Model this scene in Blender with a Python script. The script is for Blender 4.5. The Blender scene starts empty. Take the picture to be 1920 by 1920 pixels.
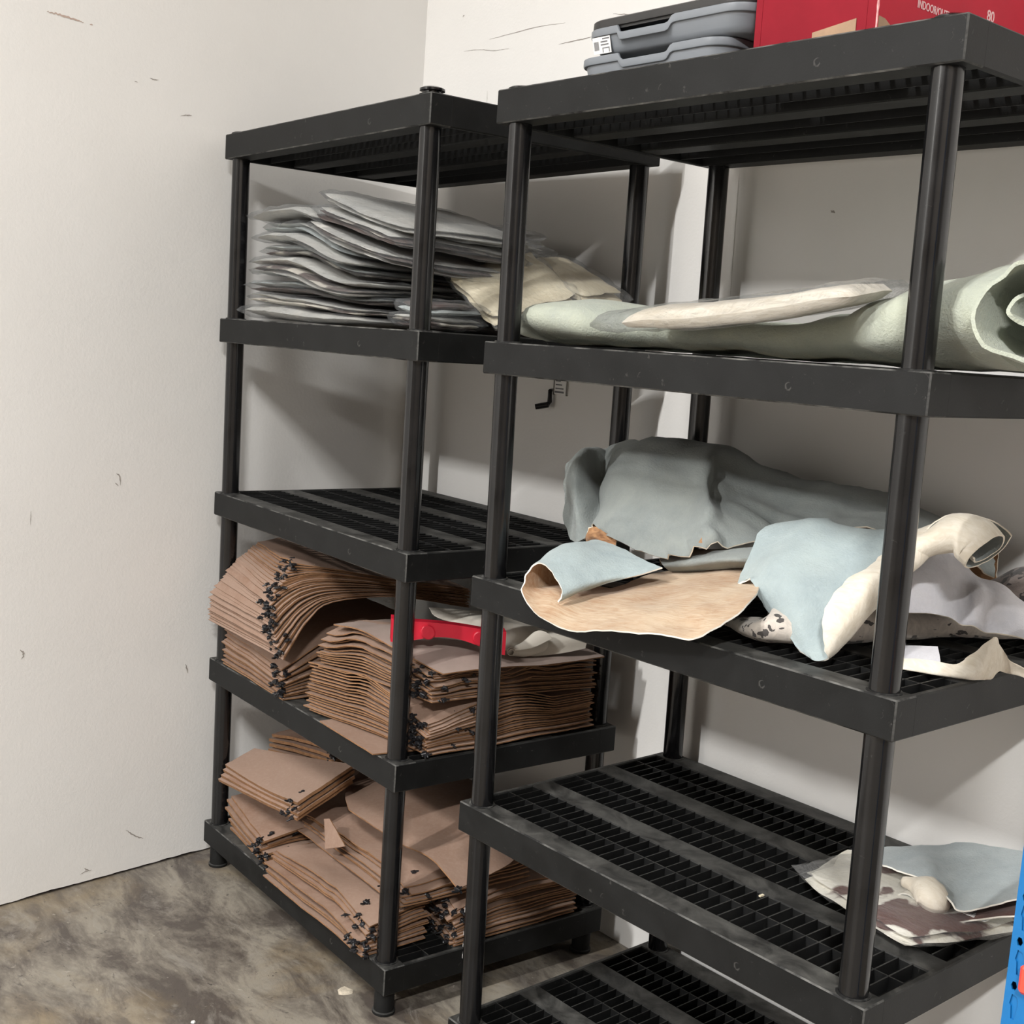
import bpy, math, random
from math import sin, cos, pi, sqrt
from mathutils import Vector, Matrix, noise
C = bpy.context.scene.collection
S = bpy.context.scene

# ---------------------------------------------------------------- camera
cam = bpy.data.objects.new('camera', bpy.data.cameras.new('camera')); C.objects.link(cam)
cam.data.sensor_width = 36.0
cam.data.lens = 2335.91 / 1920 * 36.0
cam.data.shift_x = 0.02618; cam.data.shift_y = -0.00067
cam.data.clip_start = 0.05
cam.matrix_world = Matrix(((0.6136836, -0.14866155, 0.77543032, 3.04940825), (0.78686812, 0.03424509, -0.6161703, -2.09496253),
                           (0.06504615, 0.98829501, 0.13799268, 1.43914795), (0, 0, 0, 1)))
S.camera = cam

# ---------------------------------------------------------------- world, lights, exposure
wd = bpy.data.worlds.new('world'); S.world = wd; wd.use_nodes = True
wd.node_tree.nodes['Background'].inputs[0].default_value = (1.0, 0.93, 0.86, 1)
wd.node_tree.nodes['Background'].inputs[1].default_value = 0.025
def area(name, loc, size, power, col=(1.0, 0.992, 0.972), rot=(0, 0, 0), spread=None):
    l = bpy.data.lights.new(name, 'AREA'); l.shape = 'RECTANGLE'; l.size, l.size_y = size
    l.energy = power; l.color = col
    if spread: l.spread = spread
    o = bpy.data.objects.new(name, l); C.objects.link(o); o.location = loc; o.rotation_euler = rot
    return o
area('tube_light', (1.50, -3.20, 3.90), (0.14, 0.80), 98)
area('tube_light', (1.50, -6.30, 3.90), (0.14, 0.80), 450)
area('tube_light', (4.80, -3.80, 3.90), (0.14, 0.80), 330)
S.view_settings.view_transform = 'Standard'; S.view_settings.look = 'None'
S.view_settings.exposure = 0.0; S.view_settings.gamma = 1.0; S.view_settings.use_curve_mapping = False

# ---------------------------------------------------------------- node helpers
def new_mat(name):
    m = bpy.data.materials.new(name); m.use_nodes = True
    nt = m.node_tree; b = nt.nodes['Principled BSDF']
    return m, nt, b
def N(nt, t, **kw):
    n = nt.nodes.new(t)
    for k, v in kw.items():
        if isinstance(v, (int, float, tuple, list)) and k in n.inputs: n.inputs[k].default_value = v
        else: setattr(n, k, v)
    return n
def objcoord(nt, which='Object', scale=(1, 1, 1)):
    tc = nt.nodes.new('ShaderNodeTexCoord'); mp = nt.nodes.new('ShaderNodeMapping')
    mp.inputs['Scale'].default_value = scale
    nt.links.new(tc.outputs[which], mp.inputs[0]); return mp.outputs[0]
def tex_noise(nt, vec, scale, detail=4, rough=0.55, dist=0.0):
    n = nt.nodes.new('ShaderNodeTexNoise'); n.inputs['Scale'].default_value = scale
    n.inputs['Detail'].default_value = detail; n.inputs['Roughness'].default_value = rough
    n.inputs['Distortion'].default_value = dist
    if vec is not None: nt.links.new(vec, n.inputs['Vector'])
    return n.outputs['Fac']
def ramp(nt, fac, stops):
    r = nt.nodes.new('ShaderNodeValToRGB'); e = r.color_ramp.elements
    while len(e) < len(stops): e.new(0.5)
    for i, (p, c) in enumerate(stops):
        e[i].position = p; e[i].color = (c, c, c, 1) if isinstance(c, (int, float)) else (*c, 1)
    nt.links.new(fac, r.inputs[0]); return r.outputs[0]
def mix(nt, fac, a, b, mode='MIX'):
    m = nt.nodes.new('ShaderNodeMix'); m.data_type = 'RGBA'; m.blend_type = mode
    for sock, v in ((0, fac), (6, a), (7, b)):
        if isinstance(v, bpy.types.NodeSocket): nt.links.new(v, m.inputs[sock])
        elif isinstance(v, (int, float)) and sock == 0: m.inputs[0].default_value = v
        else: m.inputs[sock].default_value = (*v, 1)
    return m.outputs[2]
def math_n(nt, op, a, b=0.0):
    m = nt.nodes.new('ShaderNodeMath'); m.operation = op
    for i, v in enumerate((a, b)):
        if isinstance(v, bpy.types.NodeSocket): nt.links.new(v, m.inputs[i])
        else: m.inputs[i].default_value = v
    return m.outputs[0]
def bump(nt, b, h, strength=0.3, dist=0.01):
    bn = nt.nodes.new('ShaderNodeBump'); bn.inputs['Strength'].default_value = strength; bn.inputs['Distance'].default_value = dist
    nt.links.new(h, bn.inputs['Height']); nt.links.new(bn.outputs[0], b.inputs['Normal'])
def srgb(r, g, b):
    f = lambda c: (c / 255 / 12.92) if c / 255 <= 0.04045 else ((c / 255 + 0.055) / 1.055) ** 2.4
    return (f(r), f(g), f(b))

# ---------------------------------------------------------------- materials of the place
def plastic(name, base, rough, dust=0.0, scuff=0.5):
    m, nt, b = new_mat(name)
    v = objcoord(nt, 'Object')
    n1 = tex_noise(nt, v, 9, 5, 0.6, 0.6)
    col = mix(nt, ramp(nt, n1, [(0.35, 0.0), (0.75, 1.0)]), base, tuple(min(1, c * 1.7 + 0.004) for c in base))
    n2 = tex_noise(nt, v, 60, 3, 0.7, 1.5)
    sp = ramp(nt, n2, [(0.66, 0.0), (0.74, 1.0)])
    col = mix(nt, math_n(nt, 'MULTIPLY', sp, 0.28 * scuff), col, (0.30, 0.29, 0.27))
    if dust:
        g = nt.nodes.new('ShaderNodeNewGeometry'); sx = nt.nodes.new('ShaderNodeSeparateXYZ')
        nt.links.new(g.outputs['Normal'], sx.inputs[0])
        up = ramp(nt, sx.outputs[2], [(0.6, 0.0), (0.95, 1.0)])
        n3 = ramp(nt, tex_noise(nt, v, 14, 6, 0.65, 0.8), [(0.38, 0.15), (0.72, 1.0)])
        col = mix(nt, math_n(nt, 'MULTIPLY', math_n(nt, 'MULTIPLY', up, n3), dust), col, (0.22, 0.215, 0.20))
    b.inputs['Specular IOR Level'].default_value = 0.24 if rough > 0.3 else 0.5
    nt.links.new(col, b.inputs['Base Color'])
    nt.links.new(ramp(nt, n1, [(0.3, rough - 0.04), (0.7, rough + 0.06)]), b.inputs['Roughness'])
    if rough > 0.3: bump(nt, b, tex_noise(nt, v, 420, 2, 0.5), 0.06, 0.002)
    return m
M = {}
M['shelf_plastic'] = plastic('black shelf plastic', (0.0048, 0.0050, 0.0050), 0.56, dust=0.42)
M['grate_plastic'] = plastic('black grate plastic', (0.0042, 0.0044, 0.0046), 0.55, dust=0.22, scuff=0.2)
M['post_plastic'] = plastic('glossy black post plastic', (0.004, 0.004, 0.0045), 0.15, dust=0.0, scuff=0.3)

def worn():
    m, nt, b = new_mat('worn black plastic edge'); v = objcoord(nt, 'Object')
    n = tex_noise(nt, v, 16, 5, 0.65, 0.5)
    nt.links.new(mix(nt, ramp(nt, n, [(0.40, 0.0), (0.66, 1.0)]), (0.012, 0.012, 0.012), (0.14, 0.138, 0.13)), b.inputs['Base Color'])
    b.inputs['Roughness'].default_value = 0.6; b.inputs['Specular IOR Level'].default_value = 0.25
    return m
M['worn_plastic'] = worn()
def wall_mat():
    m, nt, b = new_mat('painted plaster wall')
    v = objcoord(nt, 'Object')
    n1 = tex_noise(nt, v, 1.3, 5, 0.6, 0.3)
    col = mix(nt, ramp(nt, n1, [(0.35, 0.0), (0.7, 1.0)]), (0.800, 0.785, 0.760), (0.835, 0.822, 0.800))
    # small scuffs and chips of its own, sparse
    n2 = tex_noise(nt, objcoord(nt, 'Object', (7, 7, 16)), 2.2, 6, 0.72, 1.4)
    n3 = tex_noise(nt, v, 2.6, 3, 0.5)
    sc = math_n(nt, 'MULTIPLY', ramp(nt, n2, [(0.735, 0.0), (0.765, 1.0)]), ramp(nt, n3, [(0.52, 0.0), (0.62, 1.0)]))
    col = mix(nt, math_n(nt, 'MULTIPLY', sc, 0.45), col, (0.36, 0.33, 0.30))
    nt.links.new(col, b.inputs['Base Color'])
    b.inputs['Roughness'].default_value = 0.62
    b.inputs['Specular IOR Level'].default_value = 0.3
    h = math_n(nt, 'ADD', tex_noise(nt, v, 130, 3, 0.6), math_n(nt, 'MULTIPLY', tex_noise(nt, v, 18, 4, 0.6), 1.2))
    h = math_n(nt, 'ADD', h, math_n(nt, 'MULTIPLY', sc, -0.6))
    bump(nt, b, h, 0.10, 0.004)
    return m
M['wall'] = wall_mat()
def floor_mat():
    m, nt, b = new_mat('stained concrete floor')
    v = objcoord(nt, 'Object'); v2 = objcoord(nt, 'Object', (1.0, 2.2, 1))
    n1 = tex_noise(nt, v2, 3.4, 9, 0.72, 0.5)
    col = mix(nt, ramp(nt, n1, [(0.41, 0.0), (0.59, 1.0)]), (0.080, 0.066, 0.056), (0.255, 0.228, 0.186))
    n2 = tex_noise(nt, v, 1.9, 6, 0.62, 0.5)
    col = mix(nt, math_n(nt, 'MULTIPLY', ramp(nt, n2, [(0.50, 0.0), (0.64, 1.0)]), 0.6), col, (0.240, 0.182, 0.106))
    n6 = tex_noise(nt, v2, 7.5, 8, 0.72, 0.7)
    col = mix(nt, math_n(nt, 'MULTIPLY', ramp(nt, n6, [(0.50, 0.0), (0.66, 1.0)]), 0.7), col, (0.084, 0.069, 0.060))
    col = mix(nt, math_n(nt, 'MULTIPLY', ramp(nt, n6, [(0.34, 1.0), (0.44, 0.0)]), 0.5), col, (0.288, 0.267, 0.234))
    n3 = tex_noise(nt, objcoord(nt, 'Object', (1.0, 1.9, 1)), 21, 7, 0.74, 0.8)
    col = mix(nt, math_n(nt, 'MULTIPLY', ramp(nt, n3, [(0.60, 0.0), (0.67, 1.0)]), 0.7), col, (0.056, 0.046, 0.043))
    n4 = tex_noise(nt, v, 46, 4, 0.7, 0.6)
    col = mix(nt, math_n(nt, 'MULTIPLY', ramp(nt, n4, [(0.66, 0.0), (0.71, 1.0)]), 0.6), col, (0.400, 0.365, 0.306))
    n5 = tex_noise(nt, v, 30, 4, 0.7, 0.3)
    col = mix(nt, math_n(nt, 'MULTIPLY', ramp(nt, n5, [(0.65, 0.0), (0.69, 1.0)]), 0.75), col, (0.040, 0.034, 0.032))
    nt.links.new(col, b.inputs['Base Color'])
    nt.links.new(ramp(nt, n1, [(0.3, 0.42), (0.7, 0.6)]), b.inputs['Roughness'])
    bump(nt, b, math_n(nt, 'ADD', n3, n4), 0.15, 0.006)
    return m
M['floor'] = floor_mat()
def flat(name, col, rough=0.6, spec=0.5, noise_amt=0.12, nscale=30, bumpy=0.0):
    m, nt, b = new_mat(name); v = objcoord(nt, 'Object')
    n = tex_noise(nt, v, nscale, 4, 0.6)
    c = mix(nt, ramp(nt, n, [(0.3, 0.0), (0.7, 1.0)]), tuple(x * (1 - noise_amt) for x in col), tuple(min(1, x * (1 + noise_amt)) for x in col))
    nt.links.new(c, b.inputs['Base Color']); b.inputs['Roughness'].default_value = rough; b.inputs['Specular IOR Level'].default_value = spec
    if bumpy: bump(nt, b, n, bumpy, 0.004)
    return m
M['ceiling'] = flat('ceiling paint', (0.24, 0.21, 0.18), 0.8)
M['far_wall'] = flat('tan far wall paint', (0.17, 0.145, 0.12), 0.8)
M['crack'] = flat('dark gap', (0.03, 0.022, 0.02), 0.9)

# ---------------------------------------------------------------- mesh helpers
class MB:
    'collects geometry for ONE mesh'
    def __init__(s): s.v = []; s.f = []; s.m = []
    def quad(s, *idx, m=0): s.f.append(tuple(idx)); s.m.append(m)
    def box(s, a, b, m=0, bev=0.0, me=None):
        x0, y0, z0 = a; x1, y1, z1 = b; o = len(s.v)
        if bev <= 0:
            s.v += [(x0, y0, z0), (x1, y0, z0), (x1, y1, z0), (x0, y1, z0), (x0, y0, z1), (x1, y0, z1), (x1, y1, z1), (x0, y1, z1)]
            for q in ((3, 2, 1, 0), (4, 5, 6, 7), (0, 1, 5, 4), (1, 2, 6, 5), (2, 3, 7, 6), (3, 0, 4, 7)): s.quad(*[o + i for i in q], m=m)
            return
        # chamfered box: 24 corners
        e = bev; P = {}
        for sx in (0, 1):
            for sy in (0, 1):
                for sz in (0, 1):
                    X = (x0, x1)[sx]; Y = (y0, y1)[sy]; Z = (z0, z1)[sz]
                    dx = (e, -e)[sx]; dy = (e, -e)[sy]; dz = (e, -e)[sz]
                    for ax, p in (('x', (X, Y + dy, Z + dz)), ('y', (X + dx, Y, Z + dz)), ('z', (X + dx, Y + dy, Z))):
                        P[(sx, sy, sz, ax)] = len(s.v); s.v.append(p)
        g = lambda *k: P[k]
        for sx in (0, 1):
            q = [g(sx, 0, 0, 'x'), g(sx, 1, 0, 'x'), g(sx, 1, 1, 'x'), g(sx, 0, 1, 'x')]; s.quad(*(q if sx else q[::-1]), m=m)
        for sy in (0, 1):
            q = [g(0, sy, 0, 'y'), g(1, sy, 0, 'y'), g(1, sy, 1, 'y'), g(0, sy, 1, 'y')]; s.quad(*(q[::-1] if sy else q), m=m)
        for sz in (0, 1):
            q = [g(0, 0, sz, 'z'), g(1, 0, sz, 'z'), g(1, 1, sz, 'z'), g(0, 1, sz, 'z')]; s.quad(*(q if sz else q[::-1]), m=m)
        m = m if me is None else me
        for sx in (0, 1):
            for sy in (0, 1):
                q = [g(sx, sy, 0, 'x'), g(sx, sy, 0, 'y'), g(sx, sy, 1, 'y'), g(sx, sy, 1, 'x')]; s.quad(*(q if sx == sy else q[::-1])[::-1], m=m)
            for sz in (0, 1):
                q = [g(sx, 0, sz, 'x'), g(sx, 0, sz, 'z'), g(sx, 1, sz, 'z'), g(sx, 1, sz, 'x')]; s.quad(*(q if sx == sz else q[::-1]), m=m)
        for sy in (0, 1):
            for sz in (0, 1):
                q = [g(0, sy, sz, 'y'), g(0, sy, sz, 'z'), g(1, sy, sz, 'z'), g(1, sy, sz, 'y')]; s.quad(*(q[::-1] if sy == sz else q), m=m)
        for sx in (0, 1):
            for sy in (0, 1):
                for sz in (0, 1):
                    t = [g(sx, sy, sz, 'x'), g(sx, sy, sz, 'y'), g(sx, sy, sz, 'z')]
                    s.quad(*(t if (sx + sy + sz) % 2 else t[::-1]), m=m)
    def lathe(s, prof, c=(0, 0, 0), n=24, m=0, shear=(0, 0)):
        o = len(s.v); k = len(prof)
        for (r, z) in prof:
            for i in range(n):
                a = 2 * pi * i / n
                s.v.append((c[0] + r * cos(a) + shear[0] * z, c[1] + r * sin(a) + shear[1] * z, c[2] + z))
        for j in range(k - 1):
            for i in range(n):
                i2 = (i + 1) % n
                s.quad(o + j * n + i, o + j * n + i2, o + (j + 1) * n + i2, o + (j + 1) * n + i, m=m)
        s.quad(*[o + i for i in range(n)][::-1], m=m); s.quad(*[o + (k - 1) * n + i for i in range(n)], m=m)
    def tube(s, pts, r, n=8, m=0, closed_ends=True):
        o = len(s.v); pts = [Vector(p) for p in pts]; k = len(pts)
        ref = Vector((0.31, 0.17, 0.93)).normalized()
        for j, p in enumerate(pts):
            t = (pts[min(j + 1, k - 1)] - pts[max(j - 1, 0)]).normalized()
            a = t.cross(ref); a = a.normalized() if a.length > 1e-4 else Vector((1, 0, 0)); b = t.cross(a)
            rr = r[j] if isinstance(r, (list, tuple)) else r
            for i in range(n):
                th = 2 * pi * i / n; q = p + a * (rr * cos(th)) + b * (rr * sin(th)); s.v.append(tuple(q))
        for j in range(k - 1):
            for i in range(n):
                i2 = (i + 1) % n
                s.quad(o + j * n + i, o + (j + 1) * n + i, o + (j + 1) * n + i2, o + j * n + i2, m=m)
        if closed_ends:
            s.quad(*[o + i for i in range(n)], m=m); s.quad(*[o + (k - 1) * n + i for i in range(n)][::-1], m=m)
    def prism(s, poly, z0, z1, m=0, fn=None):
        'poly: 2D outline, extruded z0..z1; fn maps (x,y,z) to place'
        o = len(s.v); n = len(poly); fn = fn or (lambda x, y, z: (x, y, z))
        for z in (z0, z1):
            for (x, y) in poly: s.v.append(tuple(fn(x, y, z)))
        s.quad(*[o + i for i in range(n)][::-1], m=m); s.quad(*[o + n + i for i in range(n)], m=m)
        for i in range(n):
            j = (i + 1) % n; s.quad(o + i, o + j, o + n + j, o + n + i, m=m)
    def build(s, name, mats, parent=None, loc=None, rotz=0.0, smooth=True, origin=None, angle=40):
        'loc=None: vertices are already in world space, the origin is moved to the base of the mesh'
        vs = s.v
        if loc is None:
            if parent is not None: pl = parent.matrix_world.translation if False else Vector(parent.location)
            if parent is not None: o = Vector(pl); place = Vector((0, 0, 0))
            else:
                xs = [p[0] for p in vs]; ys = [p[1] for p in vs]
                o = Vector((sum(xs) / len(xs), sum(ys) / len(ys), min(p[2] for p in vs))); place = o
            vs = [(p[0] - o[0], p[1] - o[1], p[2] - o[2]) for p in vs]
        else: place = Vector(loc)
        me = bpy.data.meshes.new(name); me.from_pydata(vs, [], s.f)
        for mt in (mats if isinstance(mats, (list, tuple)) else [mats]): me.materials.append(mt)
        me.polygons.foreach_set('material_index', s.m)
        if smooth:
            me.polygons.foreach_set('use_smooth', [True] * len(me.polygons))
            try: me.set_sharp_from_angle(angle=math.radians(angle))
            except Exception: pass
        me.update()
        ob = bpy.data.objects.new(name, me); C.objects.link(ob)
        ob.location = place; ob.rotation_euler = (0, 0, rotz)
        if parent is not None: ob.parent = parent
        return ob
def tag(o, label, cat=None, group=None):
    o['label'] = label
    if cat: o['category'] = cat
    if group: o['group'] = group
    return o
def empty(name, loc, rotz, label, cat, group=None):
    o = bpy.data.objects.new(name, None); C.objects.link(o); o.location = loc; o.rotation_euler = (0, 0, rotz)
    o.empty_display_size = 0.1
    return tag(o, label, cat, group)
def struct(o): o['kind'] = 'structure'; return o
rnd = random.Random(7)

# ---------------------------------------------------------------- setting
TH = 0.110046
def left_wall(d, z, off=0.0):      # d = distance from the corner along the left wall
    return (sin(TH) * d - cos(TH) * off, -cos(TH) * d - sin(TH) * off, z)
mb = MB()
mb.box((-0.6, -9.2, -0.15), (6.4, 0.15, 0.0)); struct(mb.build('floor', M['floor'], loc=(0, 0, 0), smooth=False))
mb = MB(); mb.box((-0.6, -9.2, 4.0), (6.4, 0.15, 4.1)); struct(mb.build('ceiling', M['ceiling'], loc=(0, 0, 0), smooth=False))
mb = MB(); mb.box((-0.15, 0.0, 0.0), (6.4, 0.15, 4.0)); struct(mb.build('wall_back', M['wall'], loc=(0, 0, 0), smooth=False))
mb = MB(); mb.box((-0.6, -9.2, 0.0), (6.4, -9.05, 4.0)); struct(mb.build('wall_front', M['far_wall'], loc=(0, 0, 0), smooth=False))
mb = MB(); mb.box((6.25, -9.05, 0.0), (6.4, 0.0, 4.0)); struct(mb.build('wall_right', M['far_wall'], loc=(0, 0, 0), smooth=False))
# the left wall stops a finger's width above the slab with a ragged edge
mb = MB(); n = 620; L_ = 9.1
for i in range(n + 1):
    d = L_ * i / n
    z = 0.006 + 0.004 * noise.noise(Vector((d * 9, 3.1, 0))) + 0.0025 * noise.noise(Vector((d * 41, 7.7, 0)))
    mb.v += [left_wall(d, max(0.002, z)), left_wall(d, 4.0), left_wall(d, max(0.002, z), 0.12), left_wall(d, 4.0, 0.12)]
for i in range(n):
    a = 4 * i
    mb.quad(a, a + 4, a + 5, a + 1); mb.quad(a, a + 2, a + 6, a + 4); mb.quad(a + 2, a + 3, a + 7, a + 6)
mb.quad(0, 1, 3, 2); mb.quad(4 * n, 4 * n + 2, 4 * n + 3, 4 * n + 1)
struct(mb.build('wall_left', M['wall'], loc=(0, 0, 0), smooth=False))
mb = MB()
P0 = [left_wall(0.0, 0, 0.006), left_wall(L_, 0, 0.006), left_wall(L_, 0, 0.11), left_wall(0.0, 0, 0.11)]
mb.v += [(p[0], p[1], 0.0005) for p in P0] + [(p[0], p[1], 0.03) for p in P0]
for q in ((3, 2, 1, 0), (4, 5, 6, 7), (0, 1, 5, 4), (1, 2, 6, 5), (2, 3, 7, 6), (3, 0, 4, 7)): mb.quad(*q)
struct(mb.build('gap_backing_1', M['crack'], loc=(0, 0, 0), smooth=False))  # dark backing behind the wall gap; the gap's shade is put into its colour

# ---------------------------------------------------------------- shelving units
W, D, T = 0.914, 0.609, 0.0597
UNIT = {'L': dict(o=(0.147695, -0.054214), r=-0.027863, lean=(-0.00328, -0.00283), z=[1.8938, 1.4439, 1.0022, 0.5633, 0.1172]),
        'R': dict(o=(1.191033, -0.035092), r=0.032964, lean=(-0.00397, -0.01054), z=[1.8827, 1.4326, 0.9887, 0.5387, 0.0833])}
def U(u, x, y, z):
    'point of a unit frame (x along the unit, y = 0 at the wall side and negative to the front) in world space'
    q = UNIT[u]; c, s = cos(q['r']), sin(q['r']); X, Y = q['o']
    return (X + c * x - s * y + q['lean'][0] * z, Y + s * x + c * y + q['lean'][1] * z, z)
RIM, BEAM = 0.052, 0.055
BAY = (D - 2 * RIM - 2 * BEAM) / 3
GR = MB(); nb = 36; EX = 0.012
for i in range(1, nb):
    x = EX + (W - 2 * EX) * i / nb
    GR.box((x - 0.00125, 0, -0.024), (x + 0.00125, BAY, -0.0006))
GR.box((EX, BAY / 2 - 0.00125, -0.056), (W - EX, BAY / 2 + 0.00125, -0.0003))  # centre rib, made deeper to stop light leaking through the slots
grate0 = None
INX, INY, PR = 0.037, 0.027, 0.0218
def shelving(u, label):
    global grate0
    q = UNIT[u]; lx, ly = q['lean']; zs = q['z']
    root = empty('shelving_unit', (q['o'][0], q['o'][1], 0), q['r'], label, 'shelf', 'black plastic shelving units')
    posts = [(INX, -INY), (W - INX, -INY), (INX, -D + INY), (W - INX, -D + INY)]
    for k, z in enumerate(zs):
        mb = MB(); b = 0.0022
        mb.box((0, -D, -T), (W, -D + RIM, 0), bev=b, me=1); mb.box((0, -RIM, -T), (W, 0, 0), bev=b)
        for j in (0, 1):
            y = -D + RIM + BAY + j * (BEAM + BAY)
            mb.box((0.004, y, -T + 0.003), (W - 0.004, y + BEAM, -0.0005), bev=b)
        for x0, x1 in ((0, EX), (W - EX, W)):
            mb.box((x0, -D + RIM - 0.004, -T), (x1, -RIM + 0.004, -0.0002), bev=b)
        for (px, py) in posts:      # socket collar around each post
            mb.lathe([(PR + 0.0035, -0.01), (PR + 0.0035, 0.0015), (PR + 0.002, 0.0022)], (px, py, 0), 24, m=1)
        # small plug dimples on the underside of the beams
        sh = mb.build('shelf', [M['shelf_plastic'], M['worn_plastic']], root, loc=(lx * z, ly * z, z))
        for j in range(3):
            y = -D + RIM + j * (BAY + BEAM)
            if grate0 is None:
                grate0 = GR.build('grate', M['grate_plastic'], sh, loc=(0, y, 0), smooth=False)
            else:
                g = grate0.copy(); C.objects.link(g); g.parent = sh; g.location = (0, y, 0)
    for k in range(4):
        zt, zb = zs[k] - T, zs[k + 1]
        for (px, py) in posts:
            mb = MB(); h = zt - zb; m_ = 28; prof = []
            o = len(mb.v); lev = [(PR, 0.001), (PR * 0.985, 0.012), (PR * 0.985, h - 0.012), (PR, h + 0.004)]
            for (r, z) in lev:
                for i in range(m_ * 2):
                    a = pi * i / m_; rr = r * (1 - 0.014 * (i % 4 == 0))
                    mb.v.append((rr * cos(a) + lx * z, rr * sin(a) + ly * z, z))
            nn = m_ * 2
            for j in range(3):
                for i in range(nn):
                    i2 = (i + 1) % nn
                    mb.quad(o + j * nn + i, o + j * nn + i2, o + (j + 1) * nn + i2, o + (j + 1) * nn + i)
            mb.quad(*[o + i for i in range(nn)][::-1]); mb.quad(*[o + 3 * nn + i for i in range(nn)])
            mb.build('post', M['post_plastic'], root, loc=(px + lx * zb, py + ly * zb, zb), angle=60)
    for (px, py) in posts:
        z5 = zs[4] - T
        mb = MB(); mb.lathe([(PR + 0.003, -z5 + 0.0008), (PR + 0.003, -z5 + 0.006), (PR, -z5 + 0.008), (PR, 0.001)], (0, 0, 0), 24)
        mb.build('foot', M['shelf_plastic'], root, loc=(px + lx * z5, py + ly * z5, z5))
        z1 = zs[0] - (0.0 if (u == 'L' and px > 0.5 and py < -0.3) else 0.0095)
        mb = MB(); mb.lathe([(PR * 0.8, 0.0), (PR * 0.8, 0.007), (PR + 0.003, 0.008), (PR + 0.003, 0.012), (PR - 0.002, 0.0145)], (0, 0, 0), 24)
        mb.build('post_cap', M['post_plastic'], root, loc=(px + lx * z1, py + ly * z1, z1))
    return root
shelving('L', 'black plastic shelving unit in the corner, stacked with tan leather and bagged hides')
shelving('R', 'nearer black plastic shelving unit, holding a red box on top and loose hides')

# ---------------------------------------------------------------- things on top of the right unit
ZR = UNIT['R']['z']; ZL = UNIT['L']['z']
M['grey_plastic'] = flat('grey bin plastic', (0.205, 0.222, 0.245), 0.33, 0.5, 0.05, 12)
M['black_lid'] = flat('black lid plastic', (0.026, 0.025, 0.025), 0.38, 0.5, 0.1, 12)
M['white_paper'] = flat('white label paper', (0.80, 0.79, 0.77), 0.55, 0.4, 0.03)
M['ink'] = flat('grey print', (0.16, 0.16, 0.17), 0.6, 0.3, 0.1)
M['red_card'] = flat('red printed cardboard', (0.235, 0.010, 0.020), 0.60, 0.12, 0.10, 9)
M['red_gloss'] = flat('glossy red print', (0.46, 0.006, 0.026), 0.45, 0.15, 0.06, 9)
M['kraft'] = flat('brown kraft paper', (0.36, 0.235, 0.15), 0.7, 0.3, 0.12, 40)
M['pink_print'] = flat('pale print on red', (0.80, 0.52, 0.53), 0.5, 0.4, 0.05)
M['worn_edge'] = flat('worn cardboard edge', (0.78, 0.36, 0.36), 0.4, 0.5, 0.3, 90)

def rrect(x0, x1, y0, y1, r, z, n=7, zf=None):
    pts = []
    for cx, cy, a0 in ((x1 - r, y0 + r, -90), (x1 - r, y1 - r, 0), (x0 + r, y1 - r, 90), (x0 + r, y0 + r, 180)):
        for i in range(n + 1):
            a = math.radians(a0 + 90 * i / n); pts.append((cx + r * cos(a), cy + r * sin(a)))
    # extra points along the front (y0) side so that a notch can be shaped
    front = [(x0 + r + (x1 - x0 - 2 * r) * i / 40, y0) for i in range(1, 40)]
    pts = pts + front
    return [(x, y, z + (zf(x, y) if zf else 0)) for x, y in pts]
def loft(mb, loops, m=0, cap0=True, cap1=True):
    o = len(mb.v); n = len(loops[0])
    for lp in loops: mb.v += lp
    for j in range(len(loops) - 1):
        for i in range(n):
            i2 = (i + 1) % n; mb.quad(o + j * n + i, o + j * n + i2, o + (j + 1) * n + i2, o + (j + 1) * n + i, m=m)
    if cap0: mb.quad(*[o + i for i in range(n)][::-1], m=m)
    if cap1: mb.quad(*[o + (len(loops) - 1) * n + i for i in range(n)], m=m)
def in_unit(u, mb):
    mb.v = [U(u, *p) for p in mb.v]; return mb
def sstep(a, b, x):
    t = max(0.0, min(1.0, (x - a) / (b - a))); return t * t * (3 - 2 * t)
def bin_body(x0, x1, y0, y1, z0, h, nx0, nx1):
    notch = lambda x, y: (-0.0125 * sstep(nx0 - 0.004, nx0 + 0.004, x) * (1 - sstep(nx1 - 0.004, nx1 + 0.010, x))) if y < y0 + 0.012 else 0.0
    half = lambda x, y: notch(x, y)
    mb = MB(); t = 0.012; zt = z0 + h
    R = lambda e, r, z, f=None: rrect(x0 + e, x1 - e, y0 + e, y1 - e, r, z, zf=f)
    loft(mb, [R(t + 0.012, 0.032, z0), R(t + 0.004, 0.04, z0 + 0.004), R(t, 0.042, z0 + 0.012), R(0.005, 0.046, zt - 0.0135, half), R(0.001, 0.048, zt - 0.013, half), R(0.0, 0.048, zt - 0.011, half), R(0.0, 0.048, zt - 0.001, notch),
              R(0.001, 0.048, zt, notch), R(0.004, 0.046, zt, notch), R(0.006, 0.045, zt - 0.003, notch), R(t, 0.042, z0 + 0.016), R(t + 0.01, 0.03, z0 + 0.0145)])
    return mb
yb = -0.16
lo = in_unit('R', bin_body(0.072, 0.425, -0.495, yb, ZR[0] + 0.0012, 0.062, 0.19, 0.300)).build('storage_bin', M['grey_plastic'])
tag(lo, 'lower grey plastic bin, directly on the top shelf under the lidded bin', 'bin')
zb = ZR[0] + 0.0645
up = in_unit('R', bin_body(0.093, 0.470, -0.500, yb, zb, 0.0445, 0.188, 0.303)).build('storage_bin', M['grey_plastic'])
tag(up, 'grey plastic bin with black lid and white barcode sticker, stacked on another bin', 'bin')
mb = MB(); R = lambda e, r, z: rrect(0.093 + e, 0.470 - e, -0.500 + e, yb - e, r, z)
zt = zb + 0.0445
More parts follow.
